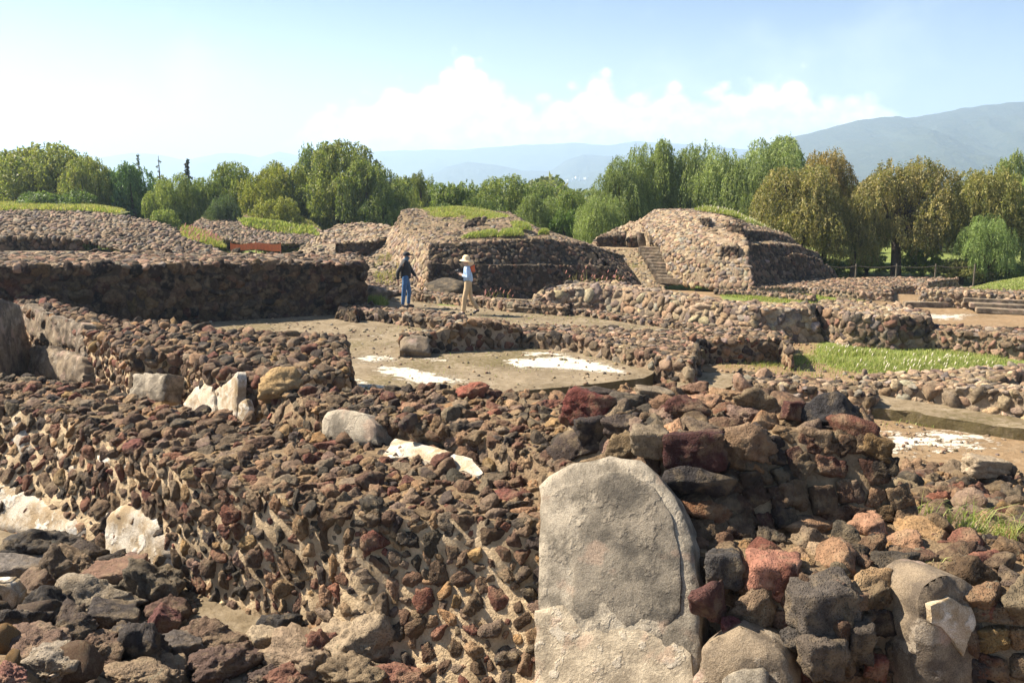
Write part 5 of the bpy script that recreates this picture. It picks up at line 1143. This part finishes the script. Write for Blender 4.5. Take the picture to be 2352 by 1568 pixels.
# far-off woodland filling behind the tree rows
r = np.random.default_rng(5); n = 70000
az_ = r.uniform(-.62, .62, n); dist = r.uniform(75, 130, n); hh = r.uniform(0, 1, n) ** .8 * (4.1 + 1.1 * np.sin(az_ * 37) + .7 * np.sin(az_ * 83 + dist * .05))
C = np.stack([np.sin(az_) * dist, np.cos(az_) * dist, hh - 1.1], 1); V, Fq, CC = leaf_quads(C, r.normal(size=(n, 3)) + np.array([0, 0, -.6]), .75, .34, np.array(GRN)[r.integers(0, 4, n)] * r.uniform(.5, 1.0, (n, 1)), r)
tag(mesh_obj('distant_woodland', V, Fq, M_GRASS, None, CC, smooth=False), 'far mass of trees closing the gaps behind the nearer rows', 'woodland', kind='stuff')

# ==================================================================== GRASS
def blades(tris, n, h, w, cols, lean=.35, hvar=.4, seed=3, clump=0.0, wind=(.25, -.05), edge=None, soft=.5):
    r = np.random.default_rng(seed); tris = np.asarray(tris); cr = np.cross(tris[:, 1] - tris[:, 0], tris[:, 2] - tris[:, 0]); A = np.linalg.norm(cr, axis=1); cum = np.cumsum(A)
    t = np.minimum(np.searchsorted(cum, r.random(n) * cum[-1]), len(tris) - 1); a, b = r.random(n), r.random(n); s = a + b > 1; a[s], b[s] = 1 - a[s], 1 - b[s]
    P = tris[t, 0] + (tris[t, 1] - tris[t, 0]) * a[:, None] + (tris[t, 2] - tris[t, 0]) * b[:, None]
    if clump: nz = np.array([noise.noise(Vector((p[0] * clump, p[1] * clump, 3.3))) for p in P]); ok = nz > r.uniform(-.35, .15, n); P = P[ok]; nzk = nz[ok]; n = len(P)
    fade = np.ones(n)
    if edge is not None:
        fade = np.clip((region(P, edge, soft * 2) - .5) * 2, 0, 1); ok = fade + r.uniform(-.05, .25, n) > r.uniform(0, .75, n); P = P[ok]; fade = fade[ok]; n = len(P)
    H_ = h * r.uniform(1 - hvar, 1 + hvar, n) * (.45 + .55 * fade)
    an = r.uniform(0, 2 * math.pi, n); d = np.stack([np.cos(an), np.sin(an), np.zeros(n)], 1); ld = r.normal(size=(n, 3)) * lean; ld[:, 2] = 0; ld[:, :2] += wind
    up = np.array([0, 0, 1.0]); W2 = d * (w * r.uniform(.6, 1.3, n))[:, None] / 2
    m = P + (up * .55 + ld * .3) * H_[:, None]; tp_ = P + (up * (1 - .25 * np.linalg.norm(ld, axis=1)[:, None]) + ld * .95) * H_[:, None]
    V = np.stack([P - W2, P + W2, m + W2 * .8, m - W2 * .8, tp_], 1).reshape(-1, 3); i = np.arange(n) * 5
    Fq = np.stack([i, i + 1, i + 2, i + 3], 1); Ft = np.stack([i + 3, i + 2, i + 4], 1)
    cc = np.repeat(np.array(cols)[r.integers(0, len(cols), n)] * r.uniform(.75, 1.25, (n, 1)), 5, 0)
    return V, Fq, Ft, cc, tp_
GG = [(.21, .27, .06), (.29, .33, .10), (.16, .21, .045), (.37, .39, .15), (.34, .31, .15)]; GD = [(.26, .24, .09), (.18, .2, .06), (.33, .28, .14)]; GY = [(.24, .27, .07), (.18, .23, .05), (.34, .31, .13)]
M_HEAD = plain('seed_heads', (.55, .5, .36), .8, 50, .2, 0); M_PINK = plain('pink_seed_heads', (.5, .22, .17), .8, 50, .3, 0)
def grass(pts, n, h, w, cols, label, name='grass', cat='grass', heads=0, kind='stuff', parent=None, clump=0, headmat=None, hsize=.09, group=None, lean=.35, res=.4, seed=None, thing=False):
    V, Fc = top_mesh(pts, res); V2, Fq, Ft, cc, tips = blades(V[Fc], n, h, w, cols, clump=clump, lean=lean, seed=seed or int(abs(pts[0].x * 97)) + n, edge=[tuple(q[:2]) for q in pts], soft=min(1.2, .22 * math.sqrt(abs(poly_area(pts)))))
    o = mesh_obj(name, V2, [Fq, Ft], M_GRASS, parent, cc, smooth=False)
    if not parent: tag(o, label, cat, group, kind if not thing else None)
    if heads:
        r = np.random.default_rng(n); idx = r.choice(len(tips), min(heads, len(tips)), replace=False); hv, hf = ico(1); hv = hv * np.array([.28, .28, 1])
        VV = (tips[idx][:, None, :] + hv[None] * (hsize * r.uniform(.7, 1.2, len(idx)))[:, None, None] + (hv[None, :, 2:3] * np.array([.3, 0, 0]) * hsize)).reshape(-1, 3)
        FF = (hf[None] + (np.arange(len(idx)) * len(hv))[:, None, None]).reshape(-1, 3)
        mesh_obj('seed_heads', VV, FF, headmat or M_HEAD, o if not parent else parent)
    return o
def onground(lst, z=GZ): return [G(u, v, z) for u, v in lst]
grass(onground([(1868, 812), (1880, 795), (1960, 800), (2100, 822), (2230, 822), (2352, 812), (2420, 826), (2352, 842), (2200, 852), (2060, 862), (1990, 850), (1900, 836)]), 34000, .16, .014, GG, 'bright grass with pale seed tips filling the court on the right', heads=110, hsize=.05, clump=.5)
grass(onground([(1850, 800), (2352, 790), (2420, 840), (2352, 870), (2100, 872), (1700, 838)]), 20000, .10, .014, GG, 'short sparse grass around the bright grass', clump=1.2)
grass(onground([(1640, 668), (1850, 668), (2000, 690), (1900, 700), (1650, 690)]), 16000, .07, .03, GY, 'short yellowish lawn in front of the right mound', clump=.6)
grass(onground([(1600, 650), (1800, 652), (2000, 668), (1760, 672), (1600, 665)]), 9000, .08, .03, GG, 'green lawn strip at the foot of the right mound')
grass([G(2215, 664, .15), G(2300, 668, .15), G(2420, 668, .15), G(2420, 636, .15), G(2352, 636, .15), G(2280, 648, .15)], 16000, .10, .035, GG, 'smooth bright lawn on the raised platform at the right border')
cl = grass([G(1632, 752, -.2), G(1700, 758, -.2), G(1752, 754, -.2), G(1740, 742, -.2), G(1660, 740, -.2)], 2600, .5, .014, GY, 'clump of fountain grass with cream plumes before the long pinkish wall', name='fountain_grass', cat='grass clump', heads=110, hsize=.085, thing=True, lean=.5)
# tops of the mounds
grass([D(948, 505, 36.4), D(1020, 516, 35.0), D(1100, 517, 35.0), D(1165, 511, 35.6), D(1172, 498, 38.4), D(1120, 484, 40.2), D(1040, 480, 40.4), D(960, 482, 39)], 26000, .22, .03, GY + GG + GD, 'yellow green turf capping the central mound', clump=1.3)
for i, q in enumerate([[(1050, 553), (1100, 550), (1150, 545), (1140, 534), (1080, 542)], [(1140, 548), (1205, 545), (1200, 533), (1150, 533)], [(1180, 530), (1225, 533), (1215, 520), (1170, 515)], [(1235, 544), (1262, 543), (1255, 536), (1238, 537)]]):
    grass([D(u, v, 32.1 + (552 - v) * .065) + Vector((0, 0, .06)) for u, v in q], 1800, .18, .022, GG, ['long bright green tuft on the front ledge of the central mound', 'rounded green tuft right of the long tuft on the central mound', 'green tuft on the right slope just below the central mound turf', 'tiny green tuft near the right shoulder of the central mound'][i], name='grass_tuft', cat='grass tuft', thing=True)
grass([D(1590, 482, 38.8), D(1680, 494, 37.2), D(1700, 500, 37.0), D(1760, 520, 38.2), D(1700, 492, 40.8), D(1600, 480, 41)], 6500, .22, .025, GY, 'green fringe of grass along the crest of the right mound', heads=60, hsize=.06)
grass([D(1690, 512, 36.3), D(1740, 524, 36.8), D(1790, 540, 37.6), D(1845, 572, 38), D(1760, 524, 38.4), D(1700, 500, 37.4)], 4500, .15, .025, GG, 'grass running down the right shoulder of the right mound', heads=50, hsize=.06)
grass([D(-60, 484, 47.3), D(60, 481, 47.3), D(200, 484, 46.3), D(268, 490, 45.3), D(290, 484, 52), D(200, 472, 58), D(60, 466, 60), D(-60, 466, 60)], 26000, .3, .05, GY + GD, 'dry yellow green turf on the wide mound at the far left')
grass([D(470, 500, 55), D(580, 497, 56.5), D(680, 507, 55), D(740, 528, 52.5), D(700, 500, 58), D(580, 480, 61), D(480, 488, 58)], 15000, .3, .05, GY + GD, 'turf over the distant terraced mound')
grass([D(400, 545, 44), D(440, 560, 40), D(520, 570, 40), D(500, 545, 46), D(420, 520, 48)], 9000, .35, .035, GY + GD, 'scruffy weeds between the rubble bank and the distant terraced mound', heads=160, headmat=M_PINK, hsize=.10)
grass([D(540, 500, 52), D(720, 520, 51), D(740, 545, 49), D(690, 545, 49.5), D(560, 520, 50.5)], 3500, .3, .05, GG, 'weeds on the ledges of the distant terraced mound', clump=.5)
grass([D(1400, 640, 35.4), D(1470, 655, 34.9), D(1520, 650, 35.3), D(1480, 600, 37), D(1420, 610, 37)], 1500, .13, .02, GD + GY, 'weeds growing over the stairway between the mounds', clump=.9)
grass([D(860, 590, 35.0), D(910, 575, 35.0), D(940, 620, 32.8), D(900, 660, 31.6), D(850, 650, 31.8)], 1300, .13, .02, GD, 'dry weeds on the slope behind the man', clump=.9)
grass([G(830, 698, 0), G(875, 706, 0), G(902, 708, 0), G(890, 694, 0), G(835, 688, 0)], 1500, .26, .016, GG, 'bright green tuft of long grass at the end of the dark wall', name='grass_tuft', cat='grass tuft', thing=True, clump=2)
grass([G(1245, 700, 0), G(1310, 706, 0), G(1340, 690, 0), G(1260, 690, 0)], 900, .12, .02, GG, 'green fringe where the path meets the long pinkish wall', clump=1.2)
for i, (u, v, lab) in enumerate([(1140, 690, 'pinkish plumes rising in front of the shaded mound face'), (1400, 655, 'pinkish plumes on top of the long pinkish wall'), (1340, 652, 'faint red plumes at the start of the long pinkish wall')]):
    p = G(u, v, .0 if i == 0 else .5); grass([p + Vector((-.5, -.1, 0)), p + Vector((.5, -.1, 0)), p + Vector((.5, .2, 0)), p + Vector((-.5, .2, 0))], 40, .42, .012, GD, lab, name='plume_grass', cat='grass clump', thing=True, heads=10, headmat=M_PINK, hsize=.07, lean=.6)
grass(onground([(1520, 900), (1850, 780), (2400, 780), (2450, 990), (2050, 990), (1700, 905)]), 9000, .10, .012, GG + GD, 'small weeds sprouting here and there in the courts on the right', clump=3.2)
grass([G(u, v, 0) for u, v in ((830, 705), (1240, 705), (1640, 760), (1480, 860), (900, 900), (820, 800))], 3000, .05, .010, GG + GD, 'sparse sprouts in the cracks of the old lime floor', clump=3.5)
# near tufts at the right
for i, (u, v, zz, n_, h_, lab) in enumerate([(2225, 1218, .85, 150, .26, 'spiky green grass tuft in the gap behind the near right terrace'), (2330, 1235, .85, 90, .22, 'thin grass tuft at the right border behind the terrace'), (2120, 1190, .8, 50, .2, 'wispy grass blades in the shadow of the tall wall stub'), (2150, 1300, 1.17, 45, .05, 'tiny pale weed among the rocks on the near terrace')]):
    p = G(u, v, zz); s_ = .16 if i else .22; grass([p + Vector((-s_, -s_, 0)), p + Vector((s_, -s_, 0)), p + Vector((s_, s_, 0)), p + Vector((-s_, s_, 0))], n_, h_, .007, GG, lab, name='grass_tuft', cat='grass tuft', thing=True, lean=.75, res=.1)
grass(onground([(2000, 940), (2100, 950), (2200, 975), (2140, 985), (2010, 960)]), 1100, .08, .01, GG, 'thin weeds at the foot of the mossy ledge', clump=2)
grass(onground([(1640, 838), (1800, 826), (1830, 812), (1850, 822), (1760, 846), (1660, 848)]), 2400, .1, .01, GG + GD, 'weeds along the foot of the shaded dark wall', clump=1.5)
grass(onground([(1520, 740), (1620, 752), (1640, 745), (1540, 730)], -.1), 500, .22, .014, GG, 'green weeds at the base of the long pinkish wall', clump=1)
grass(onground([(1760, 762), (1830, 772), (1870, 765), (1800, 752)]), 900, .2, .014, GG + GD, 'weeds by the dark end of the long pinkish wall', clump=1)

# ==================================================================== HILLS
def make_hill(name, prof, dist, width, cols, bmp):
    us = np.linspace(prof[0][0], prof[-1][0], 260); vs = np.interp(us, [p[0] for p in prof], [p[1] for p in prof])
    rows = 34; V = []
    for u, v in zip(us, vs):
        top_ = D(u, v, dist); 
        for k in range(rows):
            s = k / (rows - 1) * 2 - 1; yy = dist + s * width; f = (1 - abs(s)) ** 1.25 if s < 0 else (1 - abs(s)) ** 1.0
            x = top_.x * (1 + .35 * s * width / dist); z = -1.5 + (top_.z + 1.5) * f
            z += noise.fractal(Vector((x / width * 7, yy / width * 7, dist)), .9, 2.1, 5) * (top_.z) * bmp * (1 - f) * f * 3 + (noise.fractal(Vector((u * .03, dist, s * 9)), .7, 2, 4) * top_.z * .008)
            V.append((x, yy, max(z, -1.55)))
    i = np.arange(len(V)).reshape(len(us), rows); Fq = np.stack([i[:-1, :-1].ravel(), i[1:, :-1].ravel(), i[1:, 1:].ravel(), i[:-1, 1:].ravel()], 1)
    m, nt, b = new_mat(name + '_cover'); P = gpos(nt); a = ntex(nt, P, .018 * 1900 / dist * 2, 8, .7); c2 = ntex(nt, P, .15, 4, .7)
    col = mixc(nt, rngn(nt, a, .35, .65), cols[0], cols[1]); col = mixc(nt, rngn(nt, c2, .55, .7), col, cols[2]); nt.links.new(col, b.inputs['Base Color']); b.inputs['Roughness'].default_value = 1
    bump(nt, b, mth(nt, 'ADD', a, mth(nt, 'MULTIPLY', c2, .3)), 12)
    tag(mesh_obj(name, np.array(V), Fq, m), kind='structure')
HC_ = ((.045, .065, .045), (.07, .085, .055), (.11, .11, .08))
make_hill('mountain', [(1480, 425), (1560, 410), (1700, 355), (1830, 309), (1900, 291), (1980, 270), (2050, 264), (2075, 269), (2140, 258), (2200, 245), (2300, 233), (2352, 229), (2480, 222), (2700, 250), (3000, 330)], 1900, 900, HC_, .25)
make_hill('hills', [(900, 430), (960, 412), (1030, 381), (1075, 370), (1130, 376), (1200, 390), (1262, 393), (1300, 366), (1340, 352), (1400, 357), (1450, 352), (1500, 360), (1600, 400), (1700, 430)], 3000, 500, HC_, .25)
make_hill('hills', [(1160, 430), (1260, 418), (1330, 400), (1400, 385), (1480, 380), (1600, 395), (1800, 430)], 2500, 400, HC_, .2)
make_hill('distant_hills', [(-300, 380), (0, 372), (150, 368), (230, 360), (300, 349), (350, 352), (430, 366), (500, 350), (560, 351), (595, 360), (640, 346), (700, 358), (860, 345), (980, 341), (1050, 341), (1200, 331), (1320, 324), (1400, 331), (1460, 320), (1600, 330), (1900, 360)], 4300, 800, HC_, .2)
# town on the far slope
M_TOWN = plain('town_walls', (.8, .78, .75), .8, 1, .1, 0)
for i, (u, v) in enumerate([(1318, 412), (1326, 409), (1334, 413), (1345, 410), (1300, 415), (1310, 414)]):
    p = D(u, v, 2150); o = boxobj('town_house', p, (7 + i % 3 * 3, 8, 6), M_TOWN, None, .3 * i, 0, .1); tag(o, 'tiny white house on the far valley slope', 'house', 'white houses far in the valley')

# ==================================================================== PEOPLE
def skin(name, verts, edges, mat, parent, root=0, sub=2):
    me = bpy.data.meshes.new(name); me.from_pydata([v[:3] for v in verts], edges, []); me.materials.append(mat)
    o = bpy.data.objects.new(name, me); COL.objects.link(o); o.parent = parent; o.modifiers.new('Skin', 'SKIN').use_smooth_shade = True
    for i, v in enumerate(verts): me.skin_vertices[0].data[i].radius = (v[3], v[4] if len(v) > 4 else v[3]); me.skin_vertices[0].data[i].use_root = (i == root)
    s_ = o.modifiers.new('Subdivision', 'SUBSURF'); s_.levels = sub; s_.render_levels = sub; return o
def body(parent, J, mat, face):
    """J joints; one continuous figure incl. head, hands and five fingers"""
    V, E = [], []
    def v(p, r, r2=None): V.append((p[0], p[1], p[2], r, r2 or r)); return len(V) - 1
    def e(a, b): E.append((a, b))
    pel = v(J['pelvis'], .085, .10); w_ = v(J['waist'], .08, .10); ch = v(J['chest'], .085, .11); nk = v(J['neck'], .048); e(pel, w_); e(w_, ch); e(ch, nk)
    hx, hy, hz = J['head']; f = face
    h0 = v((hx + .0 * f, hy, hz - .065), .062, .062); h1 = v((hx, hy, hz), .082, .075); h2 = v((hx - .005 * f, hy, hz + .07), .068, .064); e(nk, h0); e(h0, h1); e(h1, h2)
    ns = v((hx + .088 * f, hy, hz - .015), .016); e(h1, ns); chn = v((hx + .055 * f, hy, hz - .09), .032); e(h0, chn)
    for s in ('L', 'R'):
        sg = 1 if s == 'L' else -1; er = v((hx - .01 * f, hy + sg * .083, hz - .01), .016); e(h1, er)
        sh_ = v(J['sh' + s], .045); el_ = v(J['el' + s], .043); wr = v(J['wr' + s], .027, .032); e(ch, sh_); e(sh_, el_); e(el_, wr)
        wv = Vector(J['wr' + s]); hd = Vector(J['hand' + s]); d = (hd - wv).normalized(); side = Vector((-f * d.z * .2, 0, 0)) + Vector((f * .5, sg * .3, 0)); side = (side - side.dot(d) * d).normalized()
        pm = v(wv + d * .055, .034, .022); e(wr, pm); inward = d.cross(side).normalized() * (-.25)
        for k, (o_, l_) in enumerate(((-.026, .062), (-.009, .074), (.009, .07), (.026, .054))):
            a = v(wv + d * .085 + side * o_, .0095); b = v(wv + d * (.085 + l_ * .55) + side * o_ * 1.1 + inward * l_ * .5, .0085); c_ = v(wv + d * (.085 + l_ * .9) + side * o_ * 1.1 + inward * l_ * 1.6, .0075); e(pm, a); e(a, b); e(b, c_)
        t1 = v(wv + d * .04 + side * .036, .011); t2 = v(wv + d * .085 + side * .055 + inward * .03, .0095); e(pm, t1); e(t1, t2)
        hp = v(J['hip' + s], .07); kn = v(J['kn' + s], .055); an = v(J['an' + s], .04); to = v(J['toe' + s], .032); e(pel, hp); e(hp, kn); e(kn, an); e(an, to)
    return skin('body', V, E, mat, parent)
def garment(name, parts, mat, parent, root=0, sub=2):
    V = [p for p in parts[0]]; return skin(name, parts[0], parts[1], mat, parent, root, sub)
M_SKIN = plain('skin', (.42, .25, .17), .6, 30, .12, 0); M_SKIN2 = plain('skin_light', (.55, .36, .26), .6, 30, .1, 0)
M_BLACK = plain('black_jacket', (.012, .013, .016), .8, 30, .3, .004); M_JEAN = plain('blue_denim', (.05, .13, .27), .85, 14, .35, .004); M_SHOE = plain('dark_shoes', (.02, .02, .022), .6, 30, .2, 0)
M_SHIRT = plain('light_blue_shirt', (.40, .55, .75), .85, 12, .18, .006); M_KHAKI = plain('khaki_trousers', (.48, .35, .20), .85, 10, .15, .006); M_STRAW = plain('straw', (.78, .58, .34), .8, 60, .15, .004)
M_ORNG = plain('orange_cloth', (.62, .13, .04), .8, 20, .2, .004); M_SCARF = plain('blue_neck_scarf', (.08, .13, .18), .85, 30, .3, 0)
# --- man
mp_ = G(933.5, 706.5, 0); man = empty('person', (mp_.x, mp_.y, 0)); tag(man, 'person in black jacket, blue jeans and dark cap striding right with one hand held out', 'person')
J = dict(pelvis=(.0, 0, .93), waist=(0, 0, 1.08), chest=(-.01, 0, 1.33), neck=(.015, 0, 1.5), head=(.035, 0, 1.63), shL=(.03, .17, 1.42), shR=(-.05, -.18, 1.41), elL=(.19, .24, 1.12), elR=(-.24, -.24, 1.13), wrL=(.33, .2, .93), wrR=(-.24, -.24, .87),
         handL=(.37, .19, .85), handR=(-.23, -.25, .78), hipL=(.02, .09, .88), hipR=(-.02, -.09, .88), knL=(.10, .1, .49), knR=(-.07, -.11, .48), anL=(.06, .11, .09), anR=(-.11, -.12, .09), toeL=(.20, .10, .035), toeR=(.03, -.12, .035))
body(man, J, M_SKIN, 1)
def g3(J, k, r, r2=None): p = J[k]; return (p[0], p[1], p[2], r, r2 or r)
def jacket(name, J, mat, parent, hem, rb=1.0, sleeve=.92):
    pv = Vector(J['pelvis']); V = [(pv.x, pv.y, hem, .155 * rb, .18 * rb), (J['waist'][0], 0, J['waist'][2], .15 * rb, .175 * rb), g3(J, 'chest', .16 * rb, .19 * rb), (J['neck'][0] - .005, 0, J['neck'][2] + .0, .085, .09)]
    E = [(0, 1), (1, 2), (2, 3)]
    for s in 'LR':
        n = len(V); wr = Vector(J['el' + s]).lerp(Vector(J['wr' + s]), sleeve); V += [g3(J, 'sh' + s, .078), g3(J, 'el' + s, .062), (*wr, .045)]; E += [(2, n), (n, n + 1), (n + 1, n + 2)]
    return skin(name, V, E, mat, parent, 2)
def trousers(name, J, mat, parent, rb=1.0, cuff=.055):
    V = [(J['pelvis'][0], 0, J['pelvis'][2] + .13, .13 * rb, .155 * rb), (J['pelvis'][0], 0, J['pelvis'][2] - .03, .13 * rb, .155 * rb)]; E = [(0, 1)]
    for s in 'LR':
        n = len(V); V += [g3(J, 'hip' + s, .10 * rb), g3(J, 'kn' + s, .072 * rb), (*(Vector(J['an' + s]) + Vector((0, 0, .0))), cuff)]; E += [(1, n), (n, n + 1), (n + 1, n + 2)]
    return skin(name, V, E, mat, parent, 1)
def shoe(J, s, mat, parent):
    a = Vector(J['an' + s]); t = Vector(J['toe' + s]); d = (t - a); d.z = 0; d.normalize(); drop = t.z - a.z
    V = [(*(a - d * .05 + Vector((0, 0, min(-.045, drop * .5)))), .042), (*(a + d * .03 + Vector((0, 0, -.03))), .05, .046), (*t, .038, .046), (*(t + d * .05), .026, .04)]
    return skin('shoe', V, [(0, 1), (1, 2), (2, 3)], mat, parent, 1)
jacket('jacket', J, M_BLACK, man, .84, 1.05); trousers('trousers', J, M_JEAN, man); shoe(J, 'L', M_SHOE, man); shoe(J, 'R', M_SHOE, man)
skin('scarf', [(.01, 0, 1.485, .078), (.025, 0, 1.54, .082), (.06, 0, 1.575, .07)], [(0, 1), (1, 2)], M_SCARF, man, 1)
def lathe(prof, seg=28):
    V = [(r_ * math.cos(2 * math.pi * k / seg), r_ * math.sin(2 * math.pi * k / seg), z) for r_, z in prof for k in range(seg)]
    Fc = [(i * seg + k, i * seg + (k + 1) % seg, (i + 1) * seg + (k + 1) % seg, (i + 1) * seg + k) for i in range(len(prof) - 1) for k in range(seg)]; return np.array(V), np.array(Fc)
V, Fc = lathe([(.104, -.02), (.108, .02), (.1, .06), (.07, .09), (.02, .103), (.001, .104)]); c_ = mesh_obj('cap', V, Fc, M_BLACK, man); c_.location = (.035, 0, 1.64)
vis = [( .09 * math.cos(a) + .0, .095 * math.sin(a)) for a in np.linspace(-1.3, 1.3, 12)]; out_ = [(.185 * math.cos(a * .8), .1 * math.sin(a)) for a in np.linspace(-1.3, 1.3, 12)]
V = np.array([(x, y, .02) for x, y in vis] + [(x, y, -.005) for x, y in out_] + [(x, y, .012) for x, y in vis] + [(x, y, -.013) for x, y in out_]); Fc = [(i, i + 12, i + 13, i + 1) for i in range(11)] + [(24 + i, 25 + i, 37 + i, 36 + i) for i in range(11)] + [(12 + i, 36 + i, 37 + i, 13 + i) for i in range(11)]
vz = mesh_obj('visor', V, np.array(Fc), M_BLACK, c_)
hv, hf = ico(2)
def eyes(p, J, f):
    for s in (-1, 1): o = mesh_obj('eye', hv * .011, hf, M_SHOE, p); o.location = (J['head'][0] + f * .078, s * .03, J['head'][2] + .015)
eyes(man, J, 1); man.rotation_euler = (0, 0, .12)
# --- woman
wp = G(1072, 722.5, 0); wom = empty('person', (wp.x, wp.y, 0)); tag(wom, 'person in straw sun hat, pale blue shirt and khaki trousers walking left holding a camera', 'person')
J = dict(pelvis=(.05, 0, .93), waist=(.06, 0, 1.06), chest=(.035, 0, 1.28), neck=(.02, 0, 1.43), head=(-.01, 0, 1.56), shL=(.03, -.16, 1.36), shR=(.03, .16, 1.36), elL=(.07, -.22, 1.11), elR=(.05, .21, 1.11), wrL=(-.14, -.10, 1.18), wrR=(-.15, .09, 1.19),
         handL=(-.22, -.06, 1.23), handR=(-.23, .05, 1.24), hipL=(.04, -.085, .87), hipR=(.06, .085, .87), knL=(-.06, -.09, .48), knR=(.12, .09, .47), anL=(-.09, -.09, .09), anR=(.32, .09, .155), toeL=(-.2, -.09, .035), toeR=(.22, .09, .04))
body(wom, J, M_SKIN2, -1); jacket('shirt', J, M_SHIRT, wom, .95, .88, .85); trousers('trousers', J, M_KHAKI, wom, .98, .075); shoe(J, 'L', M_SHOE, wom); shoe(J, 'R', M_SHOE, wom); eyes(wom, J, -1)
V, Fc = lathe([(.19, -.045), (.165, -.02), (.11, .0), (.108, .05), (.095, .105), (.05, .135), (.001, .14)]); V2, F2 = lathe([(.19, -.045), (.165, -.03), (.108, -.008), (.1, .04)]); h_ = mesh_obj('straw_hat', np.vstack([V, V2]), np.vstack([Fc, F2[:, ::-1] + len(V)]), M_STRAW, wom); h_.location = (-.005, 0, 1.62); h_.rotation_euler = (0, .12, 0)
skin('neck_flap', [(.07, 0, 1.6, .06, .09), (.12, 0, 1.52, .035, .11), (.17, 0, 1.44, .02, .12)], [(0, 1), (1, 2)], M_STRAW, wom, 0, 2)
skin('backpack', [(.16, 0, 1.42, .05, .07), (.2, 0, 1.35, .065, .10), (.2, 0, 1.28, .05, .08)], [(0, 1), (1, 2)], M_ORNG, wom, 1, 2)
cm = empty('hand_camera', (wp.x - .235, wp.y, 1.29)); tag(cm, 'small black camera held in front of the person in the straw hat', 'camera')
P, Fq = boxv((0, 0, 0), (.075, .13, .09)); mesh_obj('camera_body', P, Fq, M_SHOE, cm, smooth=False); V, Fc = lathe([(.033, 0), (.033, .05), (.028, .055), (.001, .056)], 16); l_ = mesh_obj('lens', V, Fc, M_SHOE, cm); l_.location = (-.037, 0, 0); l_.rotation_euler = (0, -math.pi / 2, 0)
# ==================================================================== AIR
m = bpy.data.materials.new('haze_air'); m.use_nodes = True; nt = m.node_tree
for n in list(nt.nodes): nt.nodes.remove(n)
pv = nd(nt, 'ShaderNodeVolumePrincipled'); pv.inputs['Color'].default_value = (.56, .745, 1, 1); pv.inputs['Density'].default_value = .0004; pv.inputs['Anisotropy'].default_value = .25
ot = nd(nt, 'ShaderNodeOutputMaterial'); nt.links.new(pv.outputs[0], ot.inputs['Volume'])
hb, hf_ = boxv((0, 0, 114.4), (22000, 22000, 235)); tag(mesh_obj('haze', hb, hf_, m, smooth=False), kind='stuff')
